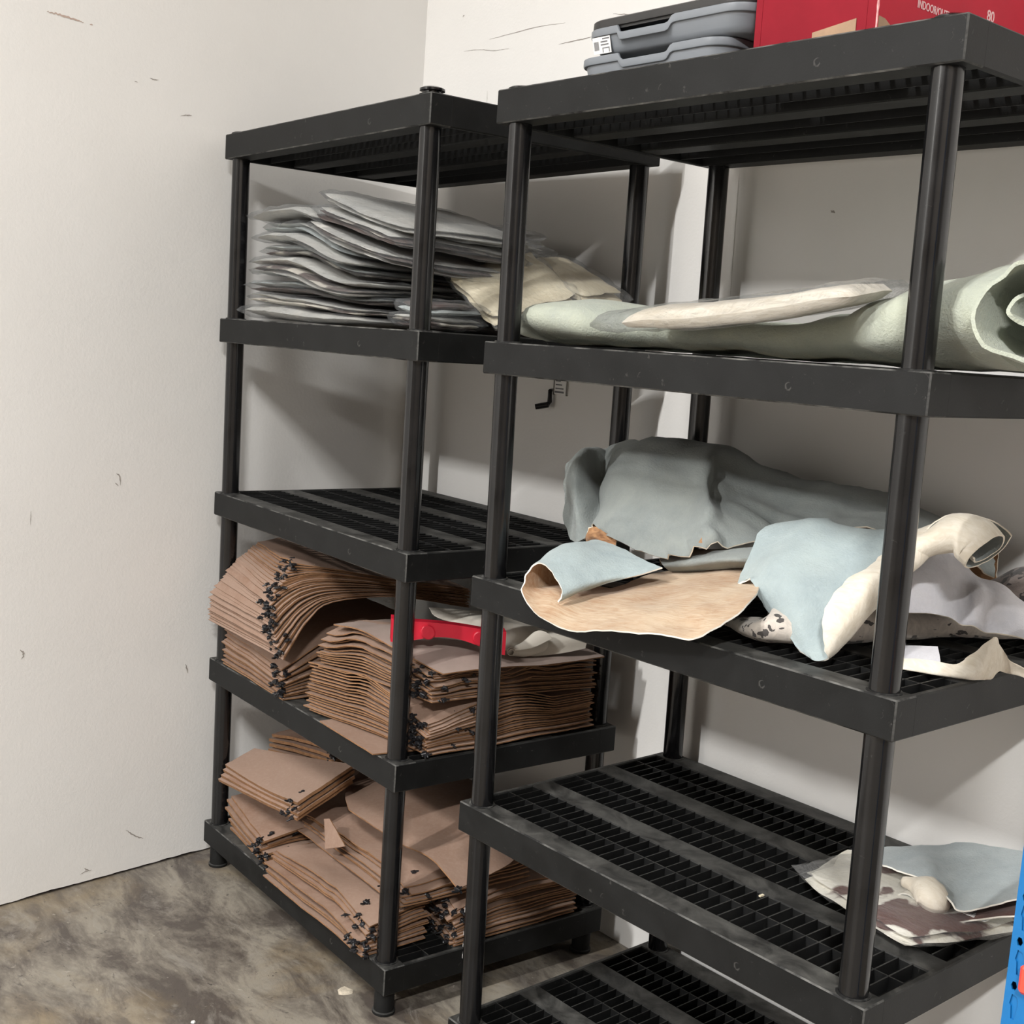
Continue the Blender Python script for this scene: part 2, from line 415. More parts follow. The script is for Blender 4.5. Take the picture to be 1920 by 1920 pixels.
loft(mb, [R(0.0075, 0.044, zt - 0.004), R(0.0075, 0.044, zt + 0.0006), R(0.003, 0.046, zt + 0.0008), R(0.0025, 0.046, zt + 0.003), R(0.003, 0.046, zt + 0.0135), R(0.007, 0.042, zt + 0.016), R(0.026, 0.035, zt + 0.0165), R(0.028, 0.034, zt + 0.020), R(0.033, 0.03, zt + 0.021)])
in_unit('R', mb).build('lid', M['black_lid'], up)
# sticker: white paper with bars and lines of print
mb = MB(); x0, x1, z0, z1 = 0.1215, 0.165, zb + 0.003, zb + 0.030
lean_y = lambda z: -0.4885 - 0.0085 * (z - zb) / 0.031
def on_front(x, z, off): return (x, lean_y(z) - off, z)
def patch(mb, a, b, c, d, off, th, m):
    o = len(mb.v)
    for q in (off, off + th): mb.v += [on_front(*p, q) for p in (a, b, c, d)]
    for f in ((3, 2, 1, 0), (4, 5, 6, 7), (0, 1, 5, 4), (1, 2, 6, 5), (2, 3, 7, 6), (3, 0, 4, 7)): mb.quad(*[o + i for i in f], m=m)
patch(mb, (x0, z0), (x1, z0), (x1, z1), (x0, z1), 0.0004, 0.0006, 0)
bx = 0.1245
for w_ in (1.2, .6, .8, 1.6, .6, 1.1, .7, 1.4, .6, .9):
    patch(mb, (bx, z0 + 0.006), (bx + w_ * 0.0008, z0 + 0.006), (bx + w_ * 0.0008, z0 + 0.020), (bx, z0 + 0.020), 0.001, 0.0002, 1); bx += (w_ + 0.55) * 0.0008
for k, (a, b) in enumerate(((0.141, 0.160), (0.141, 0.158), (0.146, 0.163))):
    zz = z0 + 0.013 + k * 0.0048; patch(mb, (a, zz), (b, zz), (b, zz + 0.0022), (a, zz + 0.0022), 0.001, 0.0002, 1)
for a, b, c, d in ((0.144, 0.0015, 0.146, 0.0085), (0.144, 0.0078, 0.1615, 0.0095), (0.1595, 0.0015, 0.1615, 0.0085)):
    patch(mb, (a, z0 + b), (c, z0 + b), (c, z0 + d), (a, z0 + d), 0.001, 0.0002, 1)
tag(in_unit('R', mb).build('sticker', [M['white_paper'], M['ink']], up, smooth=False), 'white sticker with a barcode')

# red carton
bx0, bx1, by0, by1, bz0, bz1 = 0.486, 0.7075, -0.500, -0.035, ZR[0] + 0.001, ZR[0] + 0.36
mb = MB(); mb.box((bx0, by0, bz0), (bx1, by1, bz1), bev=0.0022)
# front panel matte, side panel glossy
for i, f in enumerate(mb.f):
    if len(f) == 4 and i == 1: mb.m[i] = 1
for xx in (bx0 + 0.0135, bx1 - 0.0185):           # pressed crease lines of the front flap
    mb.box((xx, by0 - 0.0006, bz0 + 0.003), (xx + 0.0012, by0 + 0.001, bz1 - 0.003), m=0)
carton = in_unit('R', mb).build('carton', [M['red_card'], M['red_gloss']], smooth=False)
tag(carton, 'red cardboard carton with white print on its side, on the top shelf', 'box')
mb = MB(); o = 0.0005
mb.prism([(0.598, bz0 + 0.001), (0.6735, bz0 + 0.001), (0.6735, 1.9315), (0.598, 1.9215)], by0 - 0.0014, by0 - 0.0004, fn=lambda x, z, y: (x, y, z))
in_unit('R', mb).build('paper_tape', M['kraft'], carton, smooth=False)
mb = MB()
mb.prism([(by0 + 0.003, bz0 + 0.001), (by0 + 0.052, bz0 + 0.001), (by0 + 0.050, 1.911), (by0 + 0.036, 1.922), (by0 + 0.018, 1.930), (by0 + 0.003, 1.931)], bx1 + 0.0003, bx1 + 0.0012, fn=lambda y, z, x: (x, y, z))
tag(in_unit('R', mb).build('torn_corner', M['kraft'], carton, smooth=False), 'torn corner showing bare brown board')
mb = MB()
pts = [(bx1 - 0.0008, by0 + 0.0008, bz0 + 0.35 * i / 40) for i in range(41)]
mb.tube(pts, [0.0014 + 0.0011 * abs(noise.noise(Vector((i * 0.5, 1, 2)))) for i in range(41)], 6)
tag(in_unit('R', mb).build('worn_edge', M['worn_edge'], carton), 'scuffed pale corner edge')
def text_part(name, body, size, y, z, parent, u, x, squeeze=1.0):
    cu = bpy.data.curves.new(name, 'FONT'); cu.body = body; cu.size = size; cu.extrude = 0.0003; cu.resolution_u = 3; cu.offset = size * 0.012
    to = bpy.data.objects.new(name, cu); C.objects.link(to)
    dg = bpy.context.evaluated_depsgraph_get(); me = bpy.data.meshes.new_from_object(to.evaluated_get(dg))
    mb = MB()
    for v in me.vertices: mb.v.append((x + 0.0005 + v.co.z, y + v.co.x * squeeze, z + v.co.y))
    for p in me.polygons: mb.quad(*p.vertices)
    bpy.data.objects.remove(to); bpy.data.curves.remove(cu); bpy.data.meshes.remove(me)
    return in_unit(u, mb).build(name, M['pink_print'], parent, smooth=False)
text_part('printed_words', 'INDOOR/OUTDOOR', 0.0165, -0.402, 1.9625, carton, 'R', bx1, 0.78)
text_part('printed_words', 'DE', 0.05, -0.396, 1.9865, carton, 'R', bx1, 0.8)
text_part('printed_number', '80', 0.024, -0.206, 1.984, carton, 'R', bx1, 0.95)

# ---------------------------------------------------------------- wall tag and hook behind the shelves
mb = MB(); mb.box((0.664, -0.0035, 1.309), (0.714, -0.0005, 1.402), bev=0.0006)
for k in range(7):
    z = 1.322 + 0.0095 * k; mb.box((0.670, -0.0041, z), (0.700 - 0.006 * (k % 3), -0.0034, z + 0.0032), m=1)
mb.box((0.668, -0.0042, 1.3125), (0.702, -0.0034, 1.317), m=1)
for xx in (0.6635, 0.7115): mb.box((xx, -0.006, 1.307), (xx + 0.0022, -0.0004, 1.402), m=2)
M['tag_clear'] = flat('greyish plastic edge', (0.28, 0.27, 0.25), 0.3)
M['hook_black'] = flat('black hook plastic', (0.010, 0.009, 0.010), 0.35)
tag(mb.build('wall_tag', [M['white_paper'], M['ink'], M['tag_clear']], smooth=False), 'small white printed tag on the back wall, above the black hook', 'tag')
mb = MB()
mb.tube([(0.6465, -0.0006, 1.3165), (0.6595, -0.0120, 1.3165), (0.6612, -0.0130, 1.303), (0.6630, -0.0140, 1.289), (0.6595, -0.0180, 1.2805), (0.648, -0.0290, 1.2770), (0.638, -0.0390, 1.2735)], [0.0040, 0.0052, 0.0056, 0.0062, 0.0078, 0.0078, 0.0070], 10)
tag(mb.build('wall_hook', M['hook_black']), 'small bent black hook sticking out of the back wall below the tag', 'hook')

# ---------------------------------------------------------------- blue rack at the right edge
M['blue_paint'] = flat('blue rack paint', (0.006, 0.135, 0.37), 0.34, 0.5, 0.06, 25)
M['orange_paint'] = flat('red-orange beam paint', (0.80, 0.075, 0.045), 0.4)
import bmesh
def plate_with_holes(x0, x1, z0, z1, holes, y0, y1):
    bm = bmesh.new()
    def ring(pts):
        vs = [bm.verts.new((x, y0, z)) for x, z in pts]
        return [bm.edges.new((vs[i], vs[(i + 1) % len(vs)])) for i in range(len(vs))]
    es = ring([(x0, z0), (x1, z0), (x1, z1), (x0, z1)])
    for h in holes: es += ring(h)
    r = bmesh.ops.triangle_fill(bm, use_beauty=True, use_dissolve=False, edges=es)
    fs = list(bm.faces)
    ex = bmesh.ops.extrude_face_region(bm, geom=fs)
    for e in ex['geom']:
        if isinstance(e, bmesh.types.BMVert): e.co.y = y1
    bmesh.ops.recalc_face_normals(bm, faces=bm.faces)
    mb = MB(); bm.verts.index_update()
    mb.v = [tuple(v.co) for v in bm.verts]
    for f in bm.faces: mb.quad(*[v.index for v in f.verts])
    bm.free(); return mb
rx, ry = 2.4065, -0.80
rack = empty('metal_rack', (rx + 0.03, ry + 0.03, 0), 0.0, 'bright blue slotted metal rack post with a red beam, at the right edge', 'rack')
PITCH = 0.052; holes = []; zc = 0.8184
for k in range(-15, 20):
    zz = zc + k * PITCH
    holes.append([(rx + 0.0095 + 0.0036 * cos(2 * pi * i / 6), zz + 0.0056 * sin(2 * pi * i / 6)) for i in range(6)])
    t = zz - 0.013     # keyhole slot below each hole
    holes.append([(rx + 0.0085, t + 0.003), (rx + 0.0066, t - 0.0085), (rx + 0.0086, t - 0.011), (rx + 0.0100, t - 0.0255), (rx + 0.0140, t - 0.0255), (rx + 0.0165, t - 0.009), (rx + 0.0165, t - 0.003), (rx + 0.0140, t + 0.002)])
upm = plate_with_holes(rx, rx + 0.062, 0.004, 1.85, holes, ry, ry + 0.0022)
upm.box((rx, ry + 0.0022, 0.004), (rx + 0.0022, ry + 0.055, 1.85)); upm.box((rx + 0.0598, ry + 0.0022, 0.004), (rx + 0.062, ry + 0.055, 1.85))
upright = upm.build('upright', M['blue_paint'], rack, smooth=False)
mb = MB()
for k in range(-15, 20):
    t = zc + k * PITCH - 0.013; mb.box((rx + 0.0030, ry + 0.0023, t - 0.028), (rx + 0.022, ry + 0.0036, t + 0.0052))
mb.box((rx + 0.023, ry + 0.0046, 0.01), (rx + 0.0598, ry + 0.006, 1.84))
mb.box((rx + 0.0022, ry + 0.050, 0.01), (rx + 0.0598, ry + 0.052, 1.84))  # rear closing plate, added to keep the post dark behind its holes
mb.build('slot_backing', M['blue_paint'], rack, smooth=False)
mb = MB(); mb.box((rx - 0.01, ry - 0.01, 0.0006), (rx + 0.072, ry + 0.065, 0.004)); mb.build('base_plate', M['blue_paint'], rack, smooth=False)
mb = MB(); mb.box((rx + 0.0185, ry - 0.013, 0.766), (rx + 0.058, ry - 0.0012, 0.800), bev=0.004); mb.box((rx + 0.0625, ry - 0.012, 0.768), (rx + 1.3, ry + 0.025, 0.798), bev=0.003)
mb.build('beam', M['orange_paint'], rack)

# ---------------------------------------------------------------- hides
def suede(name, c, var=0.10, mott=(1.05, 1.02, 0.98), fuzz=0.35):
    m, nt, b = new_mat(name); v = objcoord(nt, 'Object')
    n1 = tex_noise(nt, v, 11, 6, 0.65, 0.5); n2 = tex_noise(nt, v, 95, 3, 0.6)
    a = tuple(x * (1 - var) for x in c); d = tuple(min(1, x * (1 + var) * k) for x, k in zip(c, mott))
    col = mix(nt, ramp(nt, n1, [(0.33, 0.0), (0.68, 1.0)]), a, d)
    col = mix(nt, math_n(nt, 'MULTIPLY', ramp(nt, n2, [(0.45, 0.0), (0.7, 1.0)]), 0.25), col, tuple(min(1, x * 1.15) for x in c))
    nt.links.new(col, b.inputs['Base Color']); b.inputs['Roughness'].default_value = 0.92; b.inputs['Specular IOR Level'].default_value = 0.12
    b.inputs['Sheen Weight'].default_value = 0.15; b.inputs['Sheen Roughness'].default_value = 0.6
    bump(nt, b, math_n(nt, 'ADD', tex_noise(nt, v, 260, 3, 0.6), n1), fuzz, 0.004)
    return m
def fur(name, c1, c2, dark=None, lo=0.55, hi=0.6, scale=9, sx=(1, 1, 1), streak=(14, 90, 40), soft=False):
    m, nt, b = new_mat(name); v = objcoord(nt, 'Object')
    n1 = tex_noise(nt, objcoord(nt, 'Object', streak), 1.6, 5, 0.65, 1.2); n2 = tex_noise(nt, v, 8, 4, 0.6, 0.3)
    f = math_n(nt, 'ADD', math_n(nt, 'MULTIPLY', n1, 0.55), math_n(nt, 'MULTIPLY', n2, 0.45))
    col = mix(nt, ramp(nt, f, [(0.36, 0.0), (0.62, 1.0)]), c1, c2)
    if dark:
        n3 = tex_noise(nt, objcoord(nt, 'Object', sx), scale, 3, 0.5, 0.35)
        n3 = math_n(nt, 'ADD', n3, math_n(nt, 'MULTIPLY', math_n(nt, 'SUBTRACT', n1, 0.5), 0.07))
        col = mix(nt, ramp(nt, n3, [(lo, 0.0), (hi, 1.0)]), col, dark)
    nt.links.new(col, b.inputs['Base Color']); b.inputs['Roughness'].default_value = 0.7; b.inputs['Specular IOR Level'].default_value = 0.25
    b.inputs['Sheen Weight'].default_value = 0.2
    bump(nt, b, n1, 0.35, 0.004)
    return m
M['suede_grey'] = suede('grey-green suede', (0.225, 0.250, 0.247))
M['suede_blue'] = suede('pale blue suede', (0.33, 0.395, 0.412))
M['suede_lav'] = suede('lavender grey suede', (0.50, 0.50, 0.54))
M['suede_slate'] = suede('slate blue suede', (0.37, 0.42, 0.44), 0.12)
M['suede_sage'] = suede('sage green suede', (0.40, 0.43, 0.375), 0.10, (1.04, 1.02, 0.94), 0.5)
M['fur_tan'] = fur('tan fur', (0.38, 0.215, 0.112), (0.57, 0.445, 0.315))
M['fur_cream'] = fur('cream fur', (0.60, 0.53, 0.42), (0.74, 0.69, 0.60))
M['fur_brown'] = fur('brown fur', (0.16, 0.07, 0.03), (0.45, 0.25, 0.12), streak=(30, 60, 40))
M['fur_cow'] = fur('white fur with reddish brown patches', (0.74, 0.70, 0.60), (0.86, 0.83, 0.75), (0.10, 0.030, 0.018), 0.50, 0.535, 9, streak=(40, 60, 40))
M['edge'] = flat('cream cut edge', (0.72, 0.65, 0.54), 0.8, 0.2)
M['edge_white'] = flat('white cut edge', (0.80, 0.77, 0.70), 0.8, 0.2)

def spots(name, base, dark, thr=0.32, scale=58, stretch=(1, 0.5, 1), keep=0.85):
    m, nt, b = new_mat(name); v = objcoord(nt, 'Object', stretch)
    n1 = tex_noise(nt, objcoord(nt, 'Object', (40, 60, 40)), 1.6, 5, 0.65, 1.0)
    col = mix(nt, ramp(nt, n1, [(0.36, 0.0), (0.62, 1.0)]), base, tuple(min(1, x * 1.25) for x in base))
    vo = nt.nodes.new('ShaderNodeTexVoronoi'); vo.inputs['Scale'].default_value = scale; vo.inputs['Randomness'].default_value = 1.0
    w = nt.nodes.new('ShaderNodeMix'); w.data_type = 'RGBA'; w.blend_type = 'LINEAR_LIGHT'; w.inputs[0].default_value = 0.02
    tn = nt.nodes.new('ShaderNodeTexNoise'); tn.inputs['Scale'].default_value = 60; nt.links.new(v, tn.inputs['Vector'])
    nt.links.new(v, w.inputs[6]); nt.links.new(tn.outputs['Color'], w.inputs[7]); nt.links.new(w.outputs[2], vo.inputs['Vector'])
    d = math_n(nt, 'ADD', vo.outputs['Distance'], math_n(nt, 'MULTIPLY', n1, 0.12))
    sx = nt.nodes.new('ShaderNodeSeparateXYZ'); nt.links.new(vo.outputs['Color'], sx.inputs[0])
    r = math_n(nt, 'MULTIPLY', sx.outputs[0], thr * 2)      # each spot has its own size
    f = math_n(nt, 'MULTIPLY', math_n(nt, 'LESS_THAN', d, math_n(nt, 'ADD', r, 0.05)), math_n(nt, 'LESS_THAN', sx.outputs[1], keep))
    col = mix(nt, math_n(nt, 'MULTIPLY', f, 0.93), col, dark)
    nt.links.new(col, b.inputs['Base Color']); b.inputs['Roughness'].default_value = 0.75; b.inputs['Sheen Weight'].default_value = 0.2
    bump(nt, b, n1, 0.3, 0.003)
    return m
M['fur_spot'] = spots('white fur with black spots', (0.50, 0.45, 0.40), (0.035, 0.03, 0.03))
M['fur_spotdark'] = spots('grey fur with dark spots', (0.19, 0.155, 0.14), (0.03, 0.026, 0.026), 0.34, 44)

def crom(a, b, c, d, t):
    t2 = t * t; t3 = t2 * t
    return tuple(0.5 * (2 * q + (-p + r) * t + (2 * p - 5 * q + 4 * r - s) * t2 + (-p + 3 * q - 3 * r + s) * t3) for p, q, r, s in zip(a, b, c, d))
def spl(pts, k):
    'Catmull-Rom through the points, k steps per span'
    n = len(pts); out = []
    for i in range(n - 1):
        p0 = pts[i - 1] if i > 0 else tuple(2 * a - b for a, b in zip(pts[0], pts[1]))
        p3 = pts[i + 2] if i + 2 < n else tuple(2 * a - b for a, b in zip(pts[-1], pts[-2]))
        for j in range(k): out.append(crom(p0, pts[i], pts[i + 1], p3, j / k))
    out.append(tuple(pts[-1])); return out
def refine(G, ku, kv):
    rows = [spl(r, kv) for r in G]; cols = [spl([r[j] for r in rows], ku) for j in range(len(rows[0]))]
    return [[cols[j][i] for j in range(len(cols))] for i in range(len(cols[0]))]
def normals(g):
    m, n = len(g), len(g[0]); out = []
    for i in range(m):
        row = []
        for j in range(n):
            a = Vector(g[min(i + 1, m - 1)][j]) - Vector(g[max(i - 1, 0)][j]); b = Vector(g[i][min(j + 1, n - 1)]) - Vector(g[i][max(j - 1, 0)])
            c = a.cross(b); row.append(c.normalized() if c.length > 1e-9 else Vector((0, 0, 1)))
        out.append(row)
    return out
def sheet_geo(mb, g, th, seed=0, wr=((0.0, 1),), rag=0.0, flip=False, thf=None, mm=(0, 1, 2), zmin=None, creases=(), rest=None):
    'a closed thin shell over a grid of points: outer side mm[0], inner side mm[1], cut edge mm[2]'
    m, n = len(g), len(g[0]); nr = normals(g); sgn = -1 if flip else 1
    P = []
    for i in range(m):
        row = []
        for j in range(n):
            p = Vector(g[i][j]); w = 0
            for amp, sc in wr: w += amp * noise.noise(p * sc + Vector((seed * 3.7, seed * 1.3, seed)))
            for (A, B, dep, wid) in creases:
                ab = Vector(B) - Vector(A); t = max(0.0, min(1.0, (p - Vector(A)).dot(ab) / ab.length_squared)); d = (p - Vector(A) - ab * t).length / wid
                if d < 4: w += 0.95 * dep * (-math.exp(-d * d) + 0.7 * math.exp(-(d - 1.7) ** 2 * 1.4)) * (1 - 0.75 * t) * (1 if not flip else -1) * -1
            p = p + nr[i][j] * w
            if rag and (i in (0, m - 1) or j in (0, n - 1)): p = p + Vector((noise.noise(p * 70), noise.noise(p * 70 + Vector((9, 0, 0))), 0)) * rag
            if zmin is not None and p.z < zmin: p.z = zmin
            if rest is not None and p.y > -0.618 and p.z < rest + 0.004: p.z = rest + 0.004
            row.append(p)
        P.append(row)
    o = len(mb.v)
    for side in (1, -1):
        for i in range(m):
            for j in range(n):
                t = thf(i / (m - 1), j / (n - 1)) if thf else th
                e = 0.45 if (i in (0, m - 1) or j in (0, n - 1)) else 0.5
                mb.v.append(tuple(P[i][j] + nr[i][j] * (side * sgn * t * e)))
    q = m * n
    for i in range(m - 1):
        for j in range(n - 1):
            a, b, c, d = o + i * n + j, o + (i + 1) * n + j, o + (i + 1) * n + j + 1, o + i * n + j + 1
            if flip: mb.quad(a, d, c, b, m=mm[0]); mb.quad(a + q, b + q, c + q, d + q, m=mm[1])
            else: mb.quad(a, b, c, d, m=mm[0]); mb.quad(a + q, d + q, c + q, b + q, m=mm[1])
    ring = [(0, j) for j in range(n)] + [(i, n - 1) for i in range(1, m)] + [(m - 1, j) for j in range(n - 2, -1, -1)] + [(i, 0) for i in range(m - 2, 0, -1)]
    for k in range(len(ring)):
        (i1, j1), (i2, j2) = ring[k], ring[(k + 1) % len(ring)]
        a, b = o + i1 * n + j1, o + i2 * n + j2
        f = (a, b, b + q, a + q); mb.quad(*(f if not flip else f[::-1]), m=mm[2])
def hide(u, name, G, k, th, mats, label=None, cat='hide', parent=None, **kw):
    g = refine(G, k[0], k[1]); mb = MB(); sheet_geo(mb, g, th, **kw)
    ob = in_unit(u, mb).build(name, [M[x] for x in mats], parent, angle=70)
    if label: tag(ob, label, cat if parent is None else None)
    return ob
def cols(*c): return [list(r) for r in zip(*c)]

# --- third shelf of the right unit: the heap of hides
big = hide('R', 'suede_hide', cols(
    ((-0.026, -0.280, 1.037), (-0.061, -0.280, 1.156), (-0.040, -0.330, 1.196), (-0.008, -0.380, 1.166), (0.017, -0.400, 1.105), (0.060, -0.410, 1.057)),
    ((-0.063, -0.220, 1.040), (-0.064, -0.240, 1.178), (-0.023, -0.300, 1.226), (0.028, -0.370, 1.200), (0.068, -0.410, 1.134), (0.095, -0.420, 1.059)),
    ((-0.059, -0.180, 1.038), (-0.073, -0.180, 1.181), (-0.048, -0.215, 1.213), (0.002, -0.275, 1.181), (0.056, -0.330, 1.130), (0.113, -0.400, 1.078)),
    ((-0.037, -0.160, 1.041), (-0.037, -0.190, 1.214), (0.008, -0.255, 1.233), (0.051, -0.315, 1.199), (0.075, -0.345, 1.144), (0.112, -0.400, 1.093)),
    ((-0.006, -0.140, 1.045), (0.013, -0.180, 1.233), (0.055, -0.240, 1.259), (0.128, -0.330, 1.203), (0.176, -0.385, 1.138), (0.194, -0.430, 1.080)),
    ((0.081, -0.120, 1.058), (0.100, -0.170, 1.241), (0.155, -0.240, 1.262), (0.240, -0.335, 1.207), (0.301, -0.400, 1.143), (0.327, -0.450, 1.072)),
    ((0.150, -0.100, 1.068), (0.168, -0.150, 1.237), (0.225, -0.220, 1.259), (0.314, -0.325, 1.216), (0.382, -0.395, 1.164), (0.419, -0.450, 1.109)),
    ((0.219, -0.100, 1.079), (0.229, -0.140, 1.228), (0.244, -0.190, 1.255), (0.299, -0.275, 1.213), (0.370, -0.340, 1.160), (0.458, -0.390, 1.115)),
    ((0.296, -0.080, 1.091), (0.314, -0.120, 1.201), (0.337, -0.170, 1.226), (0.382, -0.240, 1.188), (0.437, -0.290, 1.149), (0.495, -0.330, 1.129)),
    ((0.431, -0.060, 1.091), (0.436, -0.100, 1.191), (0.469, -0.160, 1.212), (0.508, -0.220, 1.190), (0.556, -0.270, 1.171), (0.594, -0.300, 1.160)),
    ((0.564, -0.050, 1.083), (0.566, -0.090, 1.184), (0.596, -0.150, 1.204), (0.629, -0.200, 1.193), (0.666, -0.240, 1.178), (0.685, -0.260, 1.159)),
    ((0.672, -0.050, 1.064), (0.668, -0.080, 1.161), (0.684, -0.130, 1.186), (0.724, -0.180, 1.175), (0.758, -0.220, 1.156), (0.777, -0.240, 1.134)),
    ((0.761, -0.060, 1.054), (0.760, -0.080, 1.120), (0.764, -0.100, 1.145), (0.782, -0.140, 1.137), (0.801, -0.170, 1.125), (0.814, -0.190, 1.107))),
    (7, 7), 0.0028, ('suede_grey', 'fur_brown', 'edge'), 'largest grey-green suede hide, heaped at the back of the third shelf', wr=((0.020, 9), (0.007, 24)), seed=3, rag=0.003, creases=(((0.163, -0.415, 1.102), (0.259, -0.410, 1.127), .010, .010), ((0.360, -0.450, 1.082), (0.305, -0.400, 1.143), .013, .012), ((0.439, -0.430, 1.123), (0.376, -0.420, 1.136), .014, .012), ((0.417, -0.450, 1.097), (0.336, -0.420, 1.129), .012, .010), ((0.446, -0.300, 1.136), (0.362, -0.320, 1.168), .015, .013), ((0.521, -0.280, 1.147), (0.371, -0.270, 1.173), .014, .014), ((0.619, -0.220, 1.165), (0.412, -0.200, 1.191), .010, .016), ((0.299, -0.440, 1.071), (0.243, -0.420, 1.110), .010, .011)))
tag(hide('R', 'turned_edge', cols(
    ((0.127, -0.405, 1.049), (0.116, -0.425, 1.067), (0.128, -0.430, 1.090)), ((0.136, -0.400, 1.050), (0.138, -0.430, 1.075), (0.137, -0.420, 1.095)),
    ((0.161, -0.400, 1.049), (0.172, -0.435, 1.071), (0.169, -0.425, 1.088)), ((0.208, -0.410, 1.051), (0.208, -0.440, 1.061), (0.205, -0.430, 1.078))),
    (5, 5), 0.003, ('fur_tan', 'fur_brown', 'edge'), parent=big, wr=((0.005, 60),), seed=9), 'turned up edge showing brown fur')
hide('R', 'tan_hide', cols(
    ((0.590, -0.500, 1.071), (0.530, -0.440, 1.070), (0.461, -0.370, 1.072)), ((0.636, -0.590, 1.062), (0.529, -0.490, 1.061), (0.402, -0.370, 1.063)),
    ((0.630, -0.655, 1.029), (0.537, -0.570, 1.043), (0.329, -0.370, 1.048)), ((0.606, -0.675, 1.011), (0.489, -0.570, 1.031), (0.304, -0.385, 1.040)),
    ((0.553, -0.685, 1.006), (0.438, -0.570, 1.022), (0.269, -0.400, 1.025)),
    ((0.499, -0.690, 1.000), (0.395, -0.575, 1.016), (0.259, -0.420, 1.018)), ((0.433, -0.690, 0.984), (0.339, -0.575, 1.006), (0.241, -0.440, 1.005)),
    ((0.374, -0.690, 0.971), (0.291, -0.585, 0.999), (0.213, -0.455, 0.990)), ((0.310, -0.685, 0.968), (0.249, -0.590, 0.997), (0.184, -0.460, 0.981)),
    ((0.250, -0.670, 0.972), (0.213, -0.585, 1.001), (0.169, -0.460, 0.988)), ((0.183, -0.640, 0.995), (0.158, -0.555, 1.001), (0.142, -0.450, 1.013)),
    ((0.174, -0.625, 1.023), (0.153, -0.545, 1.046), (0.143, -0.450, 1.054)), ((0.192, -0.620, 1.044), (0.183, -0.545, 1.071), (0.166, -0.455, 1.075)),
    ((0.228, -0.625, 1.047), (0.236, -0.560, 1.067), (0.228, -0.465, 1.078)), ((0.267, -0.637, 1.031), (0.281, -0.575, 1.043), (0.299, -0.475, 1.068)),
    ((0.291, -0.645, 1.014), (0.298, -0.582, 1.029), (0.343, -0.480, 1.062)), ((0.282, -0.645, 0.996), (0.281, -0.582, 1.014), (0.369, -0.485, 1.061))),
    (12, 6), 0.003, ('fur_tan', 'suede_blue', 'edge_white'), 'tan fur hide hanging over the shelf front, its left end rolled into a cone', seed=5, wr=((0.006, 12), (0.0015, 45)), rag=0.003, rest=ZR[2])
hide('R', 'suede_hide', cols(
    ((0.253, -0.360, 1.037), (0.276, -0.390, 1.056), (0.320, -0.430, 1.056), (0.315, -0.400, 1.041)),
    ((0.310, -0.350, 1.061), (0.338, -0.390, 1.077), (0.381, -0.435, 1.070), (0.379, -0.400, 1.055)),
    ((0.363, -0.340, 1.080), (0.396, -0.390, 1.093), (0.434, -0.440, 1.085), (0.429, -0.410, 1.067)),
    ((0.427, -0.330, 1.094), (0.460, -0.380, 1.105), (0.506, -0.440, 1.100), (0.484, -0.400, 1.079)),
    ((0.476, -0.320, 1.104), (0.511, -0.370, 1.113), (0.555, -0.430, 1.106), (0.531, -0.390, 1.089))),
    (6, 6), 0.003, ('suede_grey', 'fur_tan', 'edge_white'), 'narrow folded strip of grey hide between the tan hide and the big heap', seed=12, wr=((0.004, 20),))
def flat_roll(path, w, h, k=8, wr=0.006, seed=0, taper=0.35):
    'a hide folded flat: closed cross-sections along a path of shelf points; w back depth, h height'
    pts = spl(path, k); n = len(pts); G = []
    for i, p in enumerate(pts):
        a = Vector(pts[min(i + 1, n - 1)]) - Vector(pts[max(i - 1, 0)]); a.z = 0; a.normalize(); bk = Vector((-a.y, a.x, 0))
        e = min(1, 0.30 + i / (n * taper), 0.30 + (n - 1 - i) / (n * taper)); row = []
        for q in range(21):
            th = 2 * pi * q / 20; cx = -cos(th); sz = sin(th)
            f = abs(sz) ** 0.7 * (1 if sz >= 0 else -1); d = (cx + 1) / 2
            hh = h(i / (n - 1)) if callable(h) else h; ww = w(i / (n - 1)) if callable(w) else w
            P_ = Vector(p) + bk * (d * ww * (0.6 + 0.4 * e)); z = p[2] + 0.003 + hh * e * (0.5 + 0.5 * f) * (1 - 0.15 * d)
            nz = noise.noise(Vector((P_.x * 14, P_.y * 14, z * 14 + seed))) * wr
            row.append((P_.x, P_.y, max(p[2] + 0.002, z + nz)))
        G.append(row)
    return G
def closed_tube(mb, G, m=0):
    o = len(mb.v); n = len(G[0]) - 1
    for r in G: mb.v += r[:n]
    for i in range(len(G) - 1):
        for j in range(n):
            j2 = (j + 1) % n; mb.quad(o + i * n + j, o + (i + 1) * n + j, o + (i + 1) * n + j2, o + i * n + j2, m=m)
    mb.quad(*[o + j for j in range(n)], m=m); mb.quad(*[o + (len(G) - 1) * n + j for j in range(n)][::-1], m=m)
Z3 = ZR[2]
mb = MB(); closed_tube(mb, flat_roll([(0.516, -0.496, 0.989), (0.617, -0.557, 0.989), (0.671, -0.534, 0.989), (0.715, -0.458, 0.989), (0.748, -0.314, 0.989), (0.782, -0.227, 0.989), (0.810, -0.142, 0.989), (0.836, -0.047, 0.989)], 0.15, lambda t: 0.060, 8, 0.008, 4))
tag(in_unit('R', mb).build('spotted_hide', M['fur_spot'], angle=70), 'white hide with black spots, folded flat under the blue and lavender hides', 'hide')
